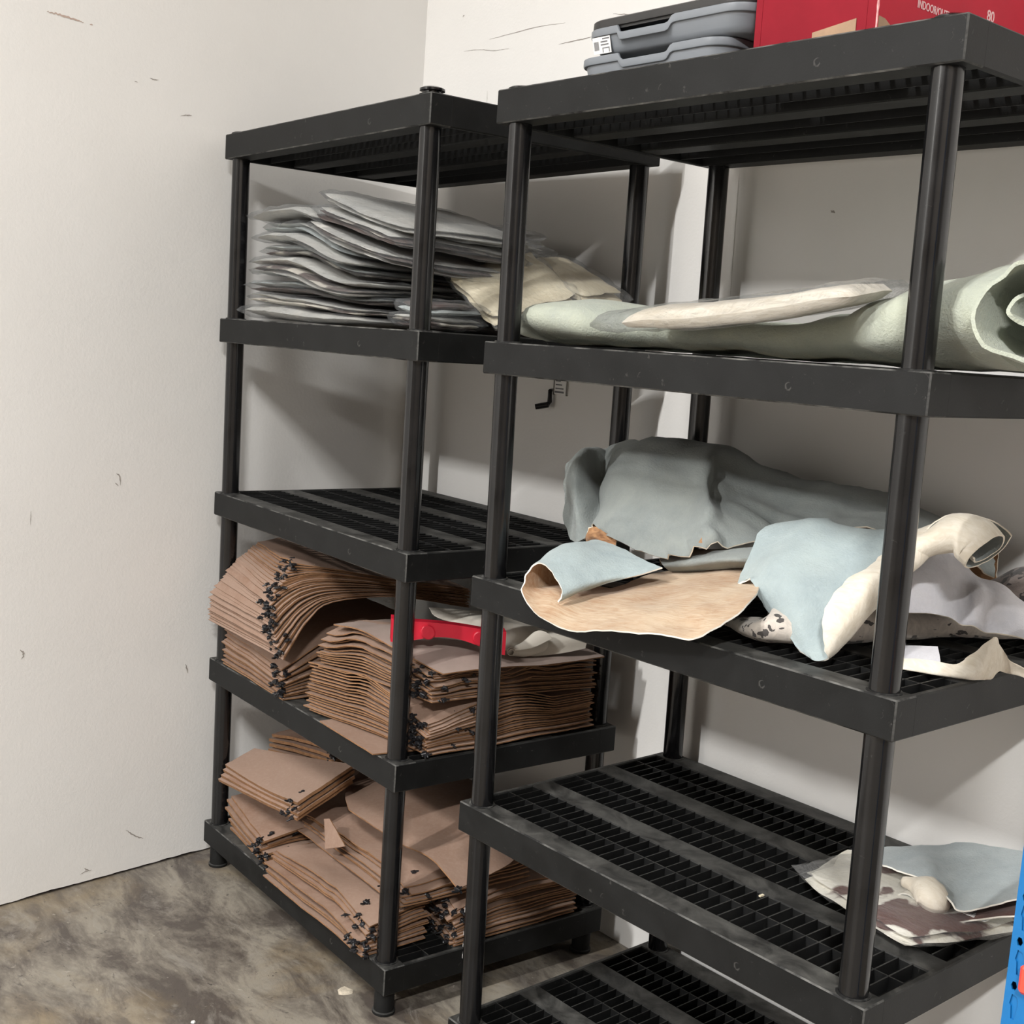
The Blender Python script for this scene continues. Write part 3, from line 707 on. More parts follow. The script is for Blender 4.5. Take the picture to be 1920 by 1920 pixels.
hide('R', 'blue_hide', [
    [(0.701, -0.535, 0.998), (0.725, -0.535, 0.990), (0.741, -0.530, 0.992), (0.750, -0.532, 0.998), (0.753, -0.540, 1.004), (0.751, -0.545, 1.011)],
    [(0.617, -0.510, 1.039), (0.681, -0.525, 1.040), (0.734, -0.505, 1.030), (0.775, -0.505, 1.049), (0.775, -0.530, 1.066), (0.740, -0.540, 1.066)],
    [(0.570, -0.490, 1.076), (0.651, -0.500, 1.088), (0.728, -0.470, 1.084), (0.798, -0.470, 1.103), (0.794, -0.500, 1.122), (0.745, -0.510, 1.107)],
    [(0.525, -0.470, 1.062), (0.606, -0.465, 1.120), (0.711, -0.430, 1.122), (0.820, -0.430, 1.150), (0.814, -0.455, 1.167), (0.769, -0.465, 1.146)],
    [(0.517, -0.440, 1.109), (0.601, -0.420, 1.148), (0.699, -0.390, 1.160), (0.834, -0.390, 1.185), (0.825, -0.410, 1.196), (0.781, -0.420, 1.184)],
    [(0.510, -0.400, 1.151), (0.601, -0.380, 1.172), (0.658, -0.360, 1.171), (0.850, -0.360, 1.196), (0.840, -0.375, 1.213), (0.792, -0.380, 1.194)],
    [(0.529, -0.360, 1.156), (0.595, -0.350, 1.177), (0.631, -0.340, 1.170), (0.847, -0.345, 1.191), (0.835, -0.350, 1.203), (0.793, -0.350, 1.187)]],
    (7, 8), 0.003, ('suede_blue', 'fur_cream', 'edge_white'), 'pale blue suede hide with a cream fur flap, hanging to a point at the front', seed=8, wr=((0.008, 10), (0.002, 40)), rag=0.003, flip=True)
def cone_roll(u, path, radii, turns, name, mats, label, th=0.003, seed=0, start=0.0, wr=0.004, squash=1.0):
    pts = spl(path, 6); n = len(pts); G = []
    for i, p in enumerate(pts):
        t = i / (n - 1); k = min(len(radii) - 2, int(t * (len(radii) - 1))); f = t * (len(radii) - 1) - k; R = radii[k] * (1 - f) + radii[k + 1] * f
        a = (Vector(pts[min(i + 1, n - 1)]) - Vector(pts[max(i - 1, 0)])).normalized(); b1 = a.cross(Vector((0, 0, 1))).normalized(); b2 = b1.cross(a); row = []
        S_ = int(26 * turns)
        for q in range(S_ + 1):
            ang = start + 2 * pi * turns * q / S_; r = R * (1 - 0.45 * q / S_) * (1 + 0.10 * noise.noise(Vector((ang, t * 3, seed))))
            row.append(tuple(Vector(p) + b1 * (r * cos(ang)) + b2 * (r * sin(ang) * squash)))
        G.append(row)
    mb = MB(); sheet_geo(mb, G, th, seed=seed, wr=((wr, 16),), rag=0.002)
    return tag(in_unit(u, mb).build(name, [M[x] for x in mats], angle=70), label, 'hide')
cone_roll('R', [(0.774, -0.450, 1.134), (0.805, -0.440, 1.160), (0.830, -0.420, 1.183), (0.855, -0.400, 1.200), (0.884, -0.390, 1.195), (0.904, -0.390, 1.181)], [0.014, 0.018, 0.022, 0.036, 0.044, 0.042], 1.5, 'cream_hide', ('fur_cream', 'suede_grey', 'edge'), 'cream fur hide twisted into an upright roll, beside the front right post', seed=2, start=2.4)
hide('R', 'lavender_hide', cols(
    ((0.704, -0.360, 1.120), (0.742, -0.400, 1.092), (0.768, -0.420, 1.061)), ((0.734, -0.320, 1.140), (0.768, -0.360, 1.102), (0.789, -0.380, 1.060)),
    ((0.755, -0.260, 1.156), (0.789, -0.300, 1.110), (0.819, -0.330, 1.057)), ((0.781, -0.240, 1.135), (0.817, -0.275, 1.094), (0.849, -0.310, 1.049)),
    ((0.808, -0.230, 1.111), (0.837, -0.270, 1.094), (0.870, -0.300, 1.046)), ((0.833, -0.215, 1.104), (0.862, -0.255, 1.074), (0.890, -0.285, 1.044)),
    ((0.860, -0.200, 1.088), (0.889, -0.240, 1.068), (0.913, -0.270, 1.043)), ((0.901, -0.180, 1.067), (0.929, -0.220, 1.051), (0.951, -0.250, 1.036))),
    (9, 6), 0.003, ('suede_lav', 'fur_spotdark', 'edge'), 'lavender grey suede hide lying on the spotted hide behind the right post', seed=15, wr=((0.014, 11), (0.003, 30)), creases=(((0.849, -0.300, 1.054), (0.825, -0.250, 1.109), .012, .012),))
hide('R', 'dark_hide', cols(
    ((0.711, -0.100, 1.066), (0.752, -0.160, 1.070), (0.784, -0.200, 1.044)), ((0.756, -0.080, 1.085), (0.801, -0.150, 1.088), (0.832, -0.190, 1.053)),
    ((0.791, -0.070, 1.111), (0.836, -0.140, 1.107), (0.871, -0.180, 1.060)), ((0.840, -0.060, 1.121), (0.883, -0.130, 1.115), (0.922, -0.170, 1.062))),
    (6, 6), 0.004, ('fur_spotdark', 'suede_grey', 'edge'), 'dark speckled fur hide at the back of the third shelf, right edge', seed=21, wr=((0.006, 14),))
hide('R', 'cream_strip', cols(
    ((0.789, -0.470, 0.998), (0.794, -0.475, 0.980), (0.789, -0.465, 0.966)), ((0.826, -0.445, 1.006), (0.834, -0.455, 0.992), (0.829, -0.445, 0.980)), ((0.860, -0.430, 1.009), (0.868, -0.440, 0.994), (0.865, -0.430, 0.983)),
    ((0.885, -0.410, 1.008), (0.900, -0.425, 0.997), (0.895, -0.410, 0.983)), ((0.910, -0.400, 1.034), (0.919, -0.410, 1.004), (0.914, -0.400, 0.983)), ((0.924, -0.390, 1.053), (0.927, -0.390, 1.021), (0.927, -0.390, 0.990)),
    ((0.924, -0.375, 1.053), (0.927, -0.370, 1.025), (0.928, -0.365, 1.002)), ((0.926, -0.355, 1.031), (0.929, -0.350, 1.011), (0.930, -0.345, 0.998)), ((0.941, -0.340, 1.013), (0.942, -0.335, 1.003), (0.945, -0.335, 0.996)), ((0.973, -0.330, 1.007), (0.973, -0.325, 0.998), (0.977, -0.325, 0.991))),
    (6, 6), 0.0028, ('fur_cream', 'suede_grey', 'edge'), 'cream fur strip with a raised corner, at the front right of the third shelf', seed=31, rag=0.003, rest=ZR[2], wr=((0.002, 30),))
hide('R', 'suede_scrap', [[(0.772, -0.400, 1.008), (0.811, -0.400, 1.017), (0.843, -0.390, 1.022)], [(0.789, -0.420, 1.000), (0.827, -0.420, 1.008), (0.859, -0.410, 1.013)], [(0.807, -0.440, 0.989), (0.839, -0.435, 0.995), (0.867, -0.420, 1.005)]],
    (5, 5), 0.003, ('suede_lav', 'fur_cream', 'edge'), 'small pale blue scrap lying behind the cream strip', seed=33, flip=False)

# --- second shelf of the right unit: the sage hide
def interp(tab, x):
    for (a, b), (c, d) in zip(tab, tab[1:]):
        if x <= c: f = max(0, (x - a) / (c - a)); f = f * f * (3 - 2 * f); return b + (d - b) * f
    return tab[-1][1]
Z2 = ZR[1]
HT = [(-0.03, 0.030), (0.015, 0.070), (0.05, 0.088), (0.15, 0.088), (0.25, 0.075), (0.4, 0.056), (0.55, 0.064), (0.65, 0.082), (0.75, 0.104), (0.85, 0.140), (0.93, 0.160), (1.0, 0.165)]
G = []
for i in range(60):
    x = -0.02 + 0.97 * i / 59; h = interp(HT, x); row = []
    yf = -0.560 + 0.012 * sin(x * 9) + 0.085 * sstep(0.16, 0.26, x) * (1 - sstep(0.66, 0.8, x)) + (0.05 * max(0, 0.05 - x) / 0.07); ybk = -0.16
    for q in range(29):
        th = 2 * pi * q / 28; cy = -cos(th); f = sin(th); f = (abs(f) ** 0.75) * (1 if f >= 0 else -1)
        d = (cy + 1) / 2; y = yf + (ybk - yf) * d
        z = Z2 + 0.004 + h * (0.5 + 0.5 * f) * (1 - 0.25 * d ** 2)
        z += 0.008 * noise.noise(Vector((x * 8, y * 10, 3))) + 0.004 * noise.noise(Vector((x * 26, y * 20, 5)))
        row.append((x, y + 0.012 * noise.noise(Vector((x * 7, z * 22, 1))), max(Z2 + 0.002, z)))
    G.append(row)
mb = MB(); closed_tube(mb, G)
sage = tag(in_unit('R', mb).build('sage_hide', M['suede_sage'], angle=80), 'long sage green suede hide folded along the second shelf, its right end rolled up', 'hide')
# the rolled right end: the sheet curls round towards the front
G = []
for i in range(9):
    y = -0.600 + 0.30 * i / 8; row = []
    for q in range(60):
        t = q / 59; ang = -0.2 - 2 * pi * 1.55 * t; r = (0.094 - 0.066 * t) * (1 + 0.10 * sin(ang * 2 + 1)) * (1 + 0.12 * (i / 8))
        row.append((1.015 + 0.95 * r * cos(ang) + 0.02 * (1 - i / 8) * (1 - t), y + 0.03 * t + 0.008 * sin(ang * 3), Z2 + 0.012 + 0.082 + 0.98 * r * sin(ang)))
    G.append(row)
mb = MB(); sheet_geo(mb, G, 0.006, seed=6, wr=((0.016, 9), (0.006, 30)), zmin=Z2 + 0.004)
in_unit('R', mb).build('rolled_end', [M['suede_sage'], M['suede_sage'], M['suede_sage']], sage, angle=80)

# ---------------------------------------------------------------- hides in clear bags
def clear_film():
    m, nt, b = new_mat('clear plastic film'); nt.nodes.remove(b)
    out = nt.nodes['Material Output']; v = objcoord(nt, 'Object')
    tr = nt.nodes.new('ShaderNodeBsdfTransparent'); tr.inputs[0].default_value = (0.985, 0.988, 0.99, 1)
    gl = nt.nodes.new('ShaderNodeBsdfGlossy'); gl.inputs['Roughness'].default_value = 0.10
    df = nt.nodes.new('ShaderNodeBsdfDiffuse'); df.inputs[0].default_value = (0.75, 0.77, 0.79, 1)
    n = math_n(nt, 'ADD', tex_noise(nt, v, 26, 5, 0.65, 1.6), math_n(nt, 'MULTIPLY', tex_noise(nt, objcoord(nt, 'Object', (10, 60, 40)), 1.3, 3, 0.6, 1.0), 0.8))
    bn = nt.nodes.new('ShaderNodeBump'); bn.inputs['Strength'].default_value = 0.9; bn.inputs['Distance'].default_value = 0.008
    nt.links.new(n, bn.inputs['Height'])
    for q in (gl, df): nt.links.new(bn.outputs[0], q.inputs['Normal'])
    fr = nt.nodes.new('ShaderNodeFresnel'); fr.inputs[0].default_value = 1.42; nt.links.new(bn.outputs[0], fr.inputs['Normal'])
    m1 = nt.nodes.new('ShaderNodeMixShader'); m1.inputs[0].default_value = 0.07; nt.links.new(tr.outputs[0], m1.inputs[1]); nt.links.new(df.outputs[0], m1.inputs[2])
    m2 = nt.nodes.new('ShaderNodeMixShader'); nt.links.new(math_n(nt, 'MULTIPLY', fr.outputs[0], 0.42), m2.inputs[0]); nt.links.new(m1.outputs[0], m2.inputs[1]); nt.links.new(gl.outputs[0], m2.inputs[2])
    nt.links.new(m2.outputs[0], out.inputs[0]); return m
M['film'] = clear_film()
M['suede_pack'] = suede('folded grey suede', (0.52, 0.52, 0.50), 0.12)
M['suede_pack2'] = suede('folded blue-grey suede', (0.46, 0.51, 0.52), 0.12)
M['fur_dark'] = fur('dark brown fur', (0.035, 0.020, 0.016), (0.085, 0.045, 0.035))
M['fur_mixed'] = fur('brown and white fur', (0.62, 0.57, 0.49), (0.74, 0.70, 0.62), (0.075, 0.035, 0.025), 0.48, 0.53, 8)
M['fur_yellow'] = fur('pale yellow fur', (0.62, 0.54, 0.38), (0.74, 0.67, 0.51), (0.22, 0.19, 0.15), 0.63, 0.70, 8)
def pillow(mb, lx, ly, z0, h, n, mat, fn, seed, px=5.0, fl=0.0, wr=0.004, grow=0.0):
    'one soft slab with rounded sides'
    o = len(mb.v); a, b = n
    for side in (1, -1):
        for i in range(a + 1):
            for j in range(b + 1):
                s, t = 2 * i / a - 1, 2 * j / b - 1
                s = math.copysign(abs(s) ** 0.72, s); t = math.copysign(abs(t) ** 0.72, t)
                e = max(0, 1 - abs(s) ** px) ** 0.42 * max(0, 1 - abs(t) ** px) ** 0.42
                c = 1 - 0.055 * (abs(s * t) ** 3)
                x = s * lx / 2 * c + 0.012 * noise.noise(Vector((t * 2.2, seed, 1))) ; y = t * ly / 2 * c + 0.010 * noise.noise(Vector((s * 2.2, seed, 7)))
                z = z0 + h / 2 + side * e * h / 2
                z += wr * noise.noise(Vector((x * 9, y * 9, seed + z0 * 7))) + wr * 0.5 * noise.noise(Vector((x * 30, y * 30, seed + z0 * 31)))
                mb.v.append(fn((x, y, z)))
    q = (a + 1) * (b + 1)
    for i in range(a):
        for j in range(b):
            k = o + i * (b + 1) + j
            mb.quad(k, k + b + 1, k + b + 2, k + 1, m=mat); mb.quad(k + q, k + q + 1, k + q + b + 2, k + q + b + 1, m=mat)
    edge = [(i, 0) for i in range(a)] + [(a, j) for j in range(b)] + [(i, b) for i in range(a, 0, -1)] + [(0, j) for j in range(b, 0, -1)]
    for k in range(len(edge)):
        (i1, j1), (i2, j2) = edge[k], edge[(k + 1) % len(edge)]
        p1, p2 = o + i1 * (b + 1) + j1, o + i2 * (b + 1) + j2
        mb.quad(p1, p1 + q, p2 + q, p2, m=mat)
def package(u, c, size, rot, tilt, layers, label, group=None, seed=0, sag=None, zs=None, flap=(0.03, 0.04), bagwr=0.006):
    'c: centre of the underside; size: x, y, thickness; tilt: rise per metre along x and along y'
    lx, ly, h = size; cr, sr = cos(rot), sin(rot); base = max(q for q in UNIT[u]['z'] if q <= c[2] + 0.03) + 0.0012
    def fn(p, g=0.0):
        x, y = cr * p[0] - sr * p[1], sr * p[0] + cr * p[1]
        z = c[2] + p[2] + tilt[0] * x + tilt[1] * y + 0.010 * noise.noise(Vector((x * 4 + seed * 2.1, y * 4, 0.3))) * min(1, h / 0.02)
        if zs: z = zs[0] + (z - zs[0]) * zs[1](c[0] + x)
        if sag: z += sag(c[0] + x, c[1] + y)
        return (c[0] + x, c[1] + y, max(z, base))
    mb = MB(); k = len(layers); names = []
    for i, mname in enumerate(layers):
        if mname not in names: names.append(mname)
        pillow(mb, lx - 0.008 - 0.008 * ((i * 7 + seed) % 3), ly - 0.008 - 0.008 * ((i * 5 + seed) % 3), 0.0015 + (h - 0.003) * i / k, (h - 0.003) / k * 1.06, (20, 14), names.index(mname), fn, seed + i * 1.7)
    ob = in_unit(u, mb).build('bagged_hide', [M[x] for x in names], angle=75)
    tag(ob, label, 'bagged hide', group)
    mb = MB(); f0, f1 = flap
    def fb(p):
        x, y, z = p; s = 2 * x / lx
        x2 = x + (f1 * max(0, s - 0.75) * 4 if s > 0 else -f0 * max(0, -s - 0.75) * 4)
        w = Vector((x * 11 + seed, y * 11, z * 30)); zz = z + bagwr * noise.noise(w * 2.2)
        edge = max(abs(s), abs(2 * y / ly)); zz += 0.006 * noise.noise(Vector((x * 40, y * 40, seed))) * max(0, edge - 0.7) * 3
        q = fn((x2, y * (1.0 + 0.05 * noise.noise(w)), max(0.0004, zz)))
        return q
    pillow(mb, lx + 0.004, ly + 0.006, 0.0004, h + 0.004, (30, 22), 0, fb, seed + 40, px=7.0, wr=0.0025)
    in_unit(u, mb).build('clear_bag', M['film'], ob, angle=75)
    return ob
ORD = ['lowest', 'second from the bottom', 'third from the bottom', 'fourth from the bottom', 'fifth from the bottom', 'sixth from the bottom', 'seventh from the bottom', 'eighth from the bottom', 'ninth from the bottom', 'tenth from the bottom', 'topmost']
Z = ZL[1] + 0.002
LAY = [('suede_pack',), ('fur_mixed', 'suede_pack'), ('fur_dark', 'suede_pack2'), ('suede_pack', 'fur_mixed'), ('suede_pack',),
       ('fur_mixed', 'suede_pack2'), ('suede_pack',), ('suede_pack2', 'suede_pack'), ('suede_pack',)]
rr = random.Random(11)
zz = Z
squeeze = (Z, lambda x: 1 - 0.42 * sstep(0.30, 0.62, x))
for i in range(9):
    th = [0.033, 0.026, 0.025, 0.026, 0.023, 0.025, 0.023, 0.025, 0.022][i]
    x0 = [0.066, 0.085, 0.070, 0.110, 0.080, 0.12, 0.095, 0.13, 0.10][i]; x1 = [0.67, 0.66, 0.675, 0.65, 0.67, 0.64, 0.63, 0.60, 0.42][i]; cy = [-0.430, -0.415, -0.40, -0.425, -0.41, -0.395, -0.425, -0.40, -0.42][i]
    package('L', ((x0 + x1) / 2, cy, zz), (x1 - x0, 0.36, th), rr.uniform(-0.10, 0.10), (0, 0), LAY[i], 'bagged grey hide, %s of the front stack on the left unit' % (ORD[i] if i < 8 else 'uppermost flat one'), 'bagged hides in the front stack', seed=i + 2,
            zs=squeeze, flap=(0.0, 0.02), bagwr=0.0045,
            sag=(lambda x, y, k=i: (k / 8) * (0.014 * sin(x * 10 + k * 0.3) - 0.03 * max(0, 0.2 - x) / 0.1 * 0.6)))
    zz += th + 0.0058
for i, (dx, lab, lay) in enumerate(((0.0, 'lowest', ('suede_pack', 'fur_mixed', 'suede_pack')), (0.005, 'middle', ('fur_dark', 'fur_mixed', 'suede_pack')), (0.022, 'uppermost', ('suede_pack', 'suede_pack')))):
    package('L', (0.575 + dx, -0.415 + 0.01 * i, 1.607 + 0.034 * i), (0.38, 0.36, 0.028 if i < 2 else 0.024), -0.06 + 0.02 * i, (-0.24, 0.0), lay, 'bagged grey hide, %s of three tilted on the front stack' % lab, 'bagged hides tilted on top', seed=20 + i, bagwr=0.004, flap=(0.015, 0.03))
zb = Z
for i, (th, cx, lx, lay) in enumerate(((0.040, 0.42, 0.58, 'suede_pack'), (0.042, 0.41, 0.56, 'suede_pack2'), (0.042, 0.41, 0.54, 'suede_pack'), (0.038, 0.40, 0.50, 'suede_pack'), (0.034, 0.39, 0.48, 'suede_pack'), (0.034, 0.37, 0.42, 'suede_pack'))):
    package('L', (cx, -0.135, zb), (lx, 0.16, th), rr.uniform(-0.02, 0.02), (-0.02, 0), (lay, lay), 'bagged grey hide, %s of the stack against the back' % ['lowest', 'second from the bottom', 'third from the bottom', 'third from the top', 'second from the top', 'topmost'][i], 'bagged hides in the back stack', seed=30 + i, bagwr=0.004)
    zb += th + 0.005
package('L', (0.772, -0.475, Z), (0.15, 0.15, 0.028), 0.02, (0, 0), ('fur_dark', 'fur_mixed', 'suede_pack'), 'dark and white bagged hide, flat on the shelf beside the near post', seed=50, flap=(0.0, 0.02), bagwr=0.004)
package('L', (0.775, -0.470, Z + 0.034), (0.15, 0.14, 0.026), -0.08, (-0.1, 0.05), ('suede_pack2', 'fur_dark'), 'blue-grey and dark bagged hide beside the near post, above the flat one', seed=51, flap=(0.0, 0.025), bagwr=0.005)
package('L', (0.755, -0.235, Z), (0.15, 0.30, 0.034), 0.0, (0, 0), ('fur_dark', 'fur_dark'), 'dark brown bagged hide lying flat under the pale yellow ones', seed=52, flap=(0.0, 0.02), bagwr=0.004)
package('L', (0.745, -0.235, Z + 0.038), (0.13, 0.29, 0.034), 0.0, (0, 0), ('suede_pack2', 'fur_dark'), 'blue-grey bagged hide directly under the pale yellow ones', seed=53, flap=(0.0, 0.02), bagwr=0.004)
package('L', (0.800, -0.300, 1.533), (0.21, 0.23, 0.030), -0.05, (-0.50, 0.32), ('fur_yellow', 'fur_yellow'), 'pale yellow bagged hide leaning steeply towards the near post', seed=61, flap=(0.015, 0.015), bagwr=0.006)
package('L', (0.800, -0.130, 1.560), (0.22, 0.14, 0.034), 0.0, (-0.36, 0.12), ('fur_yellow', 'fur_yellow'), 'pale yellow bagged hide sloping down to the back right post', seed=63, flap=(0.0, 0.02), bagwr=0.004)

# cream hide in a bag, lying on the sage hide
package('R', (0.545, -0.535, ZR[1] + 0.058), (0.47, 0.145, 0.038), 0.02, (0.115, 0.16), ('fur_cream',), 'cream hide in a clear bag lying on the sage hide', seed=71, flap=(0.055, 0.012), bagwr=0.005)

# ---------------------------------------------------------------- fourth shelf of the right unit: cow hides
cow = hide('R', 'cow_hide', cols(
    ((0.591, -0.295, 0.533), (0.594, -0.250, 0.548), (0.601, -0.190, 0.563)), ((0.666, -0.300, 0.553), (0.653, -0.250, 0.558), (0.622, -0.180, 0.565)), ((0.711, -0.315, 0.542), (0.690, -0.240, 0.550), (0.638, -0.160, 0.554)),
    ((0.763, -0.315, 0.550), (0.735, -0.230, 0.561), (0.695, -0.150, 0.570)), ((0.770, -0.285, 0.569), (0.758, -0.220, 0.572), (0.729, -0.140, 0.581)), ((0.802, -0.290, 0.570), (0.789, -0.215, 0.578), (0.763, -0.130, 0.587)),
    ((0.838, -0.300, 0.557), (0.830, -0.210, 0.575), (0.806, -0.120, 0.596)), ((0.902, -0.275, 0.582), (0.880, -0.200, 0.583), (0.849, -0.110, 0.596)), ((0.964, -0.240, 0.611), (0.934, -0.170, 0.606), (0.902, -0.090, 0.611)),
    ((0.982, -0.225, 0.631), (0.954, -0.160, 0.630), (0.920, -0.085, 0.631)), ((0.958, -0.235, 0.633), (0.930, -0.170, 0.637), (0.894, -0.090, 0.640)),
    ((0.912, -0.265, 0.605), (0.870, -0.185, 0.617), (0.828, -0.100, 0.635)), ((0.871, -0.285, 0.583), (0.819, -0.195, 0.597), (0.780, -0.105, 0.626)), ((0.851, -0.285, 0.593), (0.788, -0.200, 0.598), (0.730, -0.110, 0.604)),
    ((0.811, -0.270, 0.608), (0.754, -0.195, 0.603), (0.695, -0.120, 0.592)), ((0.762, -0.265, 0.598), (0.710, -0.195, 0.589), (0.660, -0.130, 0.579)), ((0.711, -0.255, 0.590), (0.667, -0.200, 0.579), (0.624, -0.140, 0.565))),
    (8, 5), 0.003, ('fur_cow', 'suede_slate', 'edge_white'), 'brown and white cow hide folded with its slate blue back up, on the fourth shelf', seed=41, wr=((0.006, 13), (0.002, 40)), rag=0.002, flip=True, rest=ZR[3])
mb = MB()
curl = [(0.756, -0.262, 0.584), (0.793, -0.268, 0.589), (0.823, -0.282, 0.581), (0.831, -0.295, 0.563)]
cp = spl(curl, 10); mb.tube(cp, [0.006 + 0.021 * sin(pi * (0.04 + 0.96 * i / (len(cp) - 1)) ** 1.5) ** 0.8 for i in range(len(cp))], 14)
for i, v_ in enumerate(mb.v):
    d = 0.004 * noise.noise(Vector(v_) * 60); mb.v[i] = (v_[0], v_[1], v_[2] + d)
tag(in_unit('R', mb).build('fur_fold', M['fur_cream'], cow, angle=80), 'rounded fold showing white fur')
pk = package('R', (0.775, -0.250, ZR[3] + 0.002), (0.27, 0.29, 0.026), -0.30, (0, 0), ('fur_cow', 'fur_cow'), 'brown and white bagged hide with a barcode sticker, under the folded cow hide', seed=81, flap=(0.03, 0.01), bagwr=0.004)
mb = MB(); sx_, sy_, sz_ = (0.886, -0.257, 0.574)
for a_, b_, h_, m_ in ((0, 0, 0.0004, 0),):
    mb.box((sx_ - 0.021, sy_ - 0.016, sz_ + 0.0035), (sx_ + 0.021, sy_ + 0.016, sz_ + 0.0042), m=0)
for k in range(9): mb.box((sx_ - 0.012 + 0.0026 * k, sy_ - 0.010, sz_ + 0.0042), (sx_ - 0.012 + 0.0026 * k + 0.0008 + 0.0006 * (k % 3), sy_ + 0.010, sz_ + 0.0045), m=1)
tag(in_unit('R', mb).build('sticker', [M['white_paper'], M['ink']], pk, smooth=False), 'white barcode sticker')

# ---------------------------------------------------------------- tan leather panels on the two lower shelves of the left unit
def leather():
    m, nt, b = new_mat('tan leather'); v = objcoord(nt, 'Object'); oi = nt.nodes.new('ShaderNodeObjectInfo')
    n1 = tex_noise(nt, v, 12, 5, 0.6, 0.4); n2 = tex_noise(nt, v, 120, 3, 0.6)
    col = mix(nt, ramp(nt, n1, [(0.3, 0.0), (0.7, 1.0)]), (0.225, 0.132, 0.090), (0.305, 0.205, 0.155))
    col = mix(nt, oi.outputs['Random'], col, (0.285, 0.195, 0.150))
    col = mix(nt, math_n(nt, 'MULTIPLY', ramp(nt, n2, [(0.45, 0.0), (0.75, 1.0)]), 0.3), col, (0.37, 0.28, 0.225))
    nt.links.new(col, b.inputs['Base Color']); b.inputs['Roughness'].default_value = 0.72; b.inputs['Specular IOR Level'].default_value = 0.25
    bump(nt, b, n2, 0.15, 0.002); return m
M['leather'] = leather()
M['leather_edge'] = flat('cut leather edge', (0.245, 0.130, 0.066), 0.75, 0.2, 0.25, 60)
M['leather_grey'] = flat('dusty greyish leather', (0.30, 0.235, 0.205), 0.75, 0.2, 0.12, 14)
M['tie_black'] = flat('black tie', (0.010, 0.010, 0.012), 0.38, 0.5, 0.1)
ONES = ['', 'first', 'second', 'third', 'fourth', 'fifth', 'sixth', 'seventh', 'eighth', 'ninth', 'tenth', 'eleventh', 'twelfth', 'thirteenth', 'fourteenth', 'fifteenth', 'sixteenth', 'seventeenth', 'eighteenth', 'nineteenth', 'twentieth']
CARD = {20: 'twenty', 30: 'thirty', 40: 'forty'}
def ordinal(n): return ONES[n] if n <= 20 else ('thirtieth' if n == 30 else 'fortieth' if n == 40 else CARD[n // 10 * 10] + '-' + ONES[n % 10])
def from_top(i, n):      # i counts from the bottom, 0-based
    k = n - i
    return 'topmost' if k == 1 else 'lowest' if i == 0 else ordinal(k) + ' from the top'
ties = []
for q in range(5):
    r = random.Random(90 + q); mb = MB()
    a = lambda s: r.uniform(-s, s)
    mb.tube([(-0.008, a(.002), 0.001), (0.004, a(.003), 0.002), (0.014, a(.005), a(.003)), (0.021, a(.008), a(.005))], [0.0022, 0.0030, 0.0028, 0.0020], 6)
    mb.tube([(0.004 + a(.003), -0.008, a(.003)), (0.007, 0.001, 0.003), (0.006 + a(.004), 0.009, a(.004))], [0.0020, 0.0034, 0.0020], 6)
    mb.box((0.000, -0.006, -0.0012), (0.012, 0.005, 0.0052), bev=0.001)
    ties.append(mb)
tie_mesh = [None] * 5
def add_tie(parent, p, ang, pitch, q, s=1.0):
    q = q % 5
    if tie_mesh[q] is None:
        o = ties[q].build('black_tie', M['tie_black'], parent, loc=(0, 0, 0), angle=50); tie_mesh[q] = o.data
    else:
        o = bpy.data.objects.new('black_tie', tie_mesh[q]); C.objects.link(o); o.parent = parent
    o.location = Vector(p) - Vector(parent.location); o.rotation_euler = (rr.uniform(-0.5, 0.5), pitch, ang); o.scale = (s, s, s)
    return o
def lerpG(A, B, f): return [[tuple(a * (1 - f) + b * f for a, b in zip(p, q)) for p, q in zip(r1, r2)] for r1, r2 in zip(A, B)]
def edges_grid(Lf, Rt, n=4, bow=0.0):
    'rows run front to back; each row goes from the left edge to the right edge'
    out = []
    for a, b in zip(Lf, Rt):
        out.append([tuple(p + (q - p) * j / (n - 1) + (bow * sin(pi * j / (n - 1)) if k == 2 else 0) for k, (p, q) in enumerate(zip(a, b))) for j in range(n)])
    return out
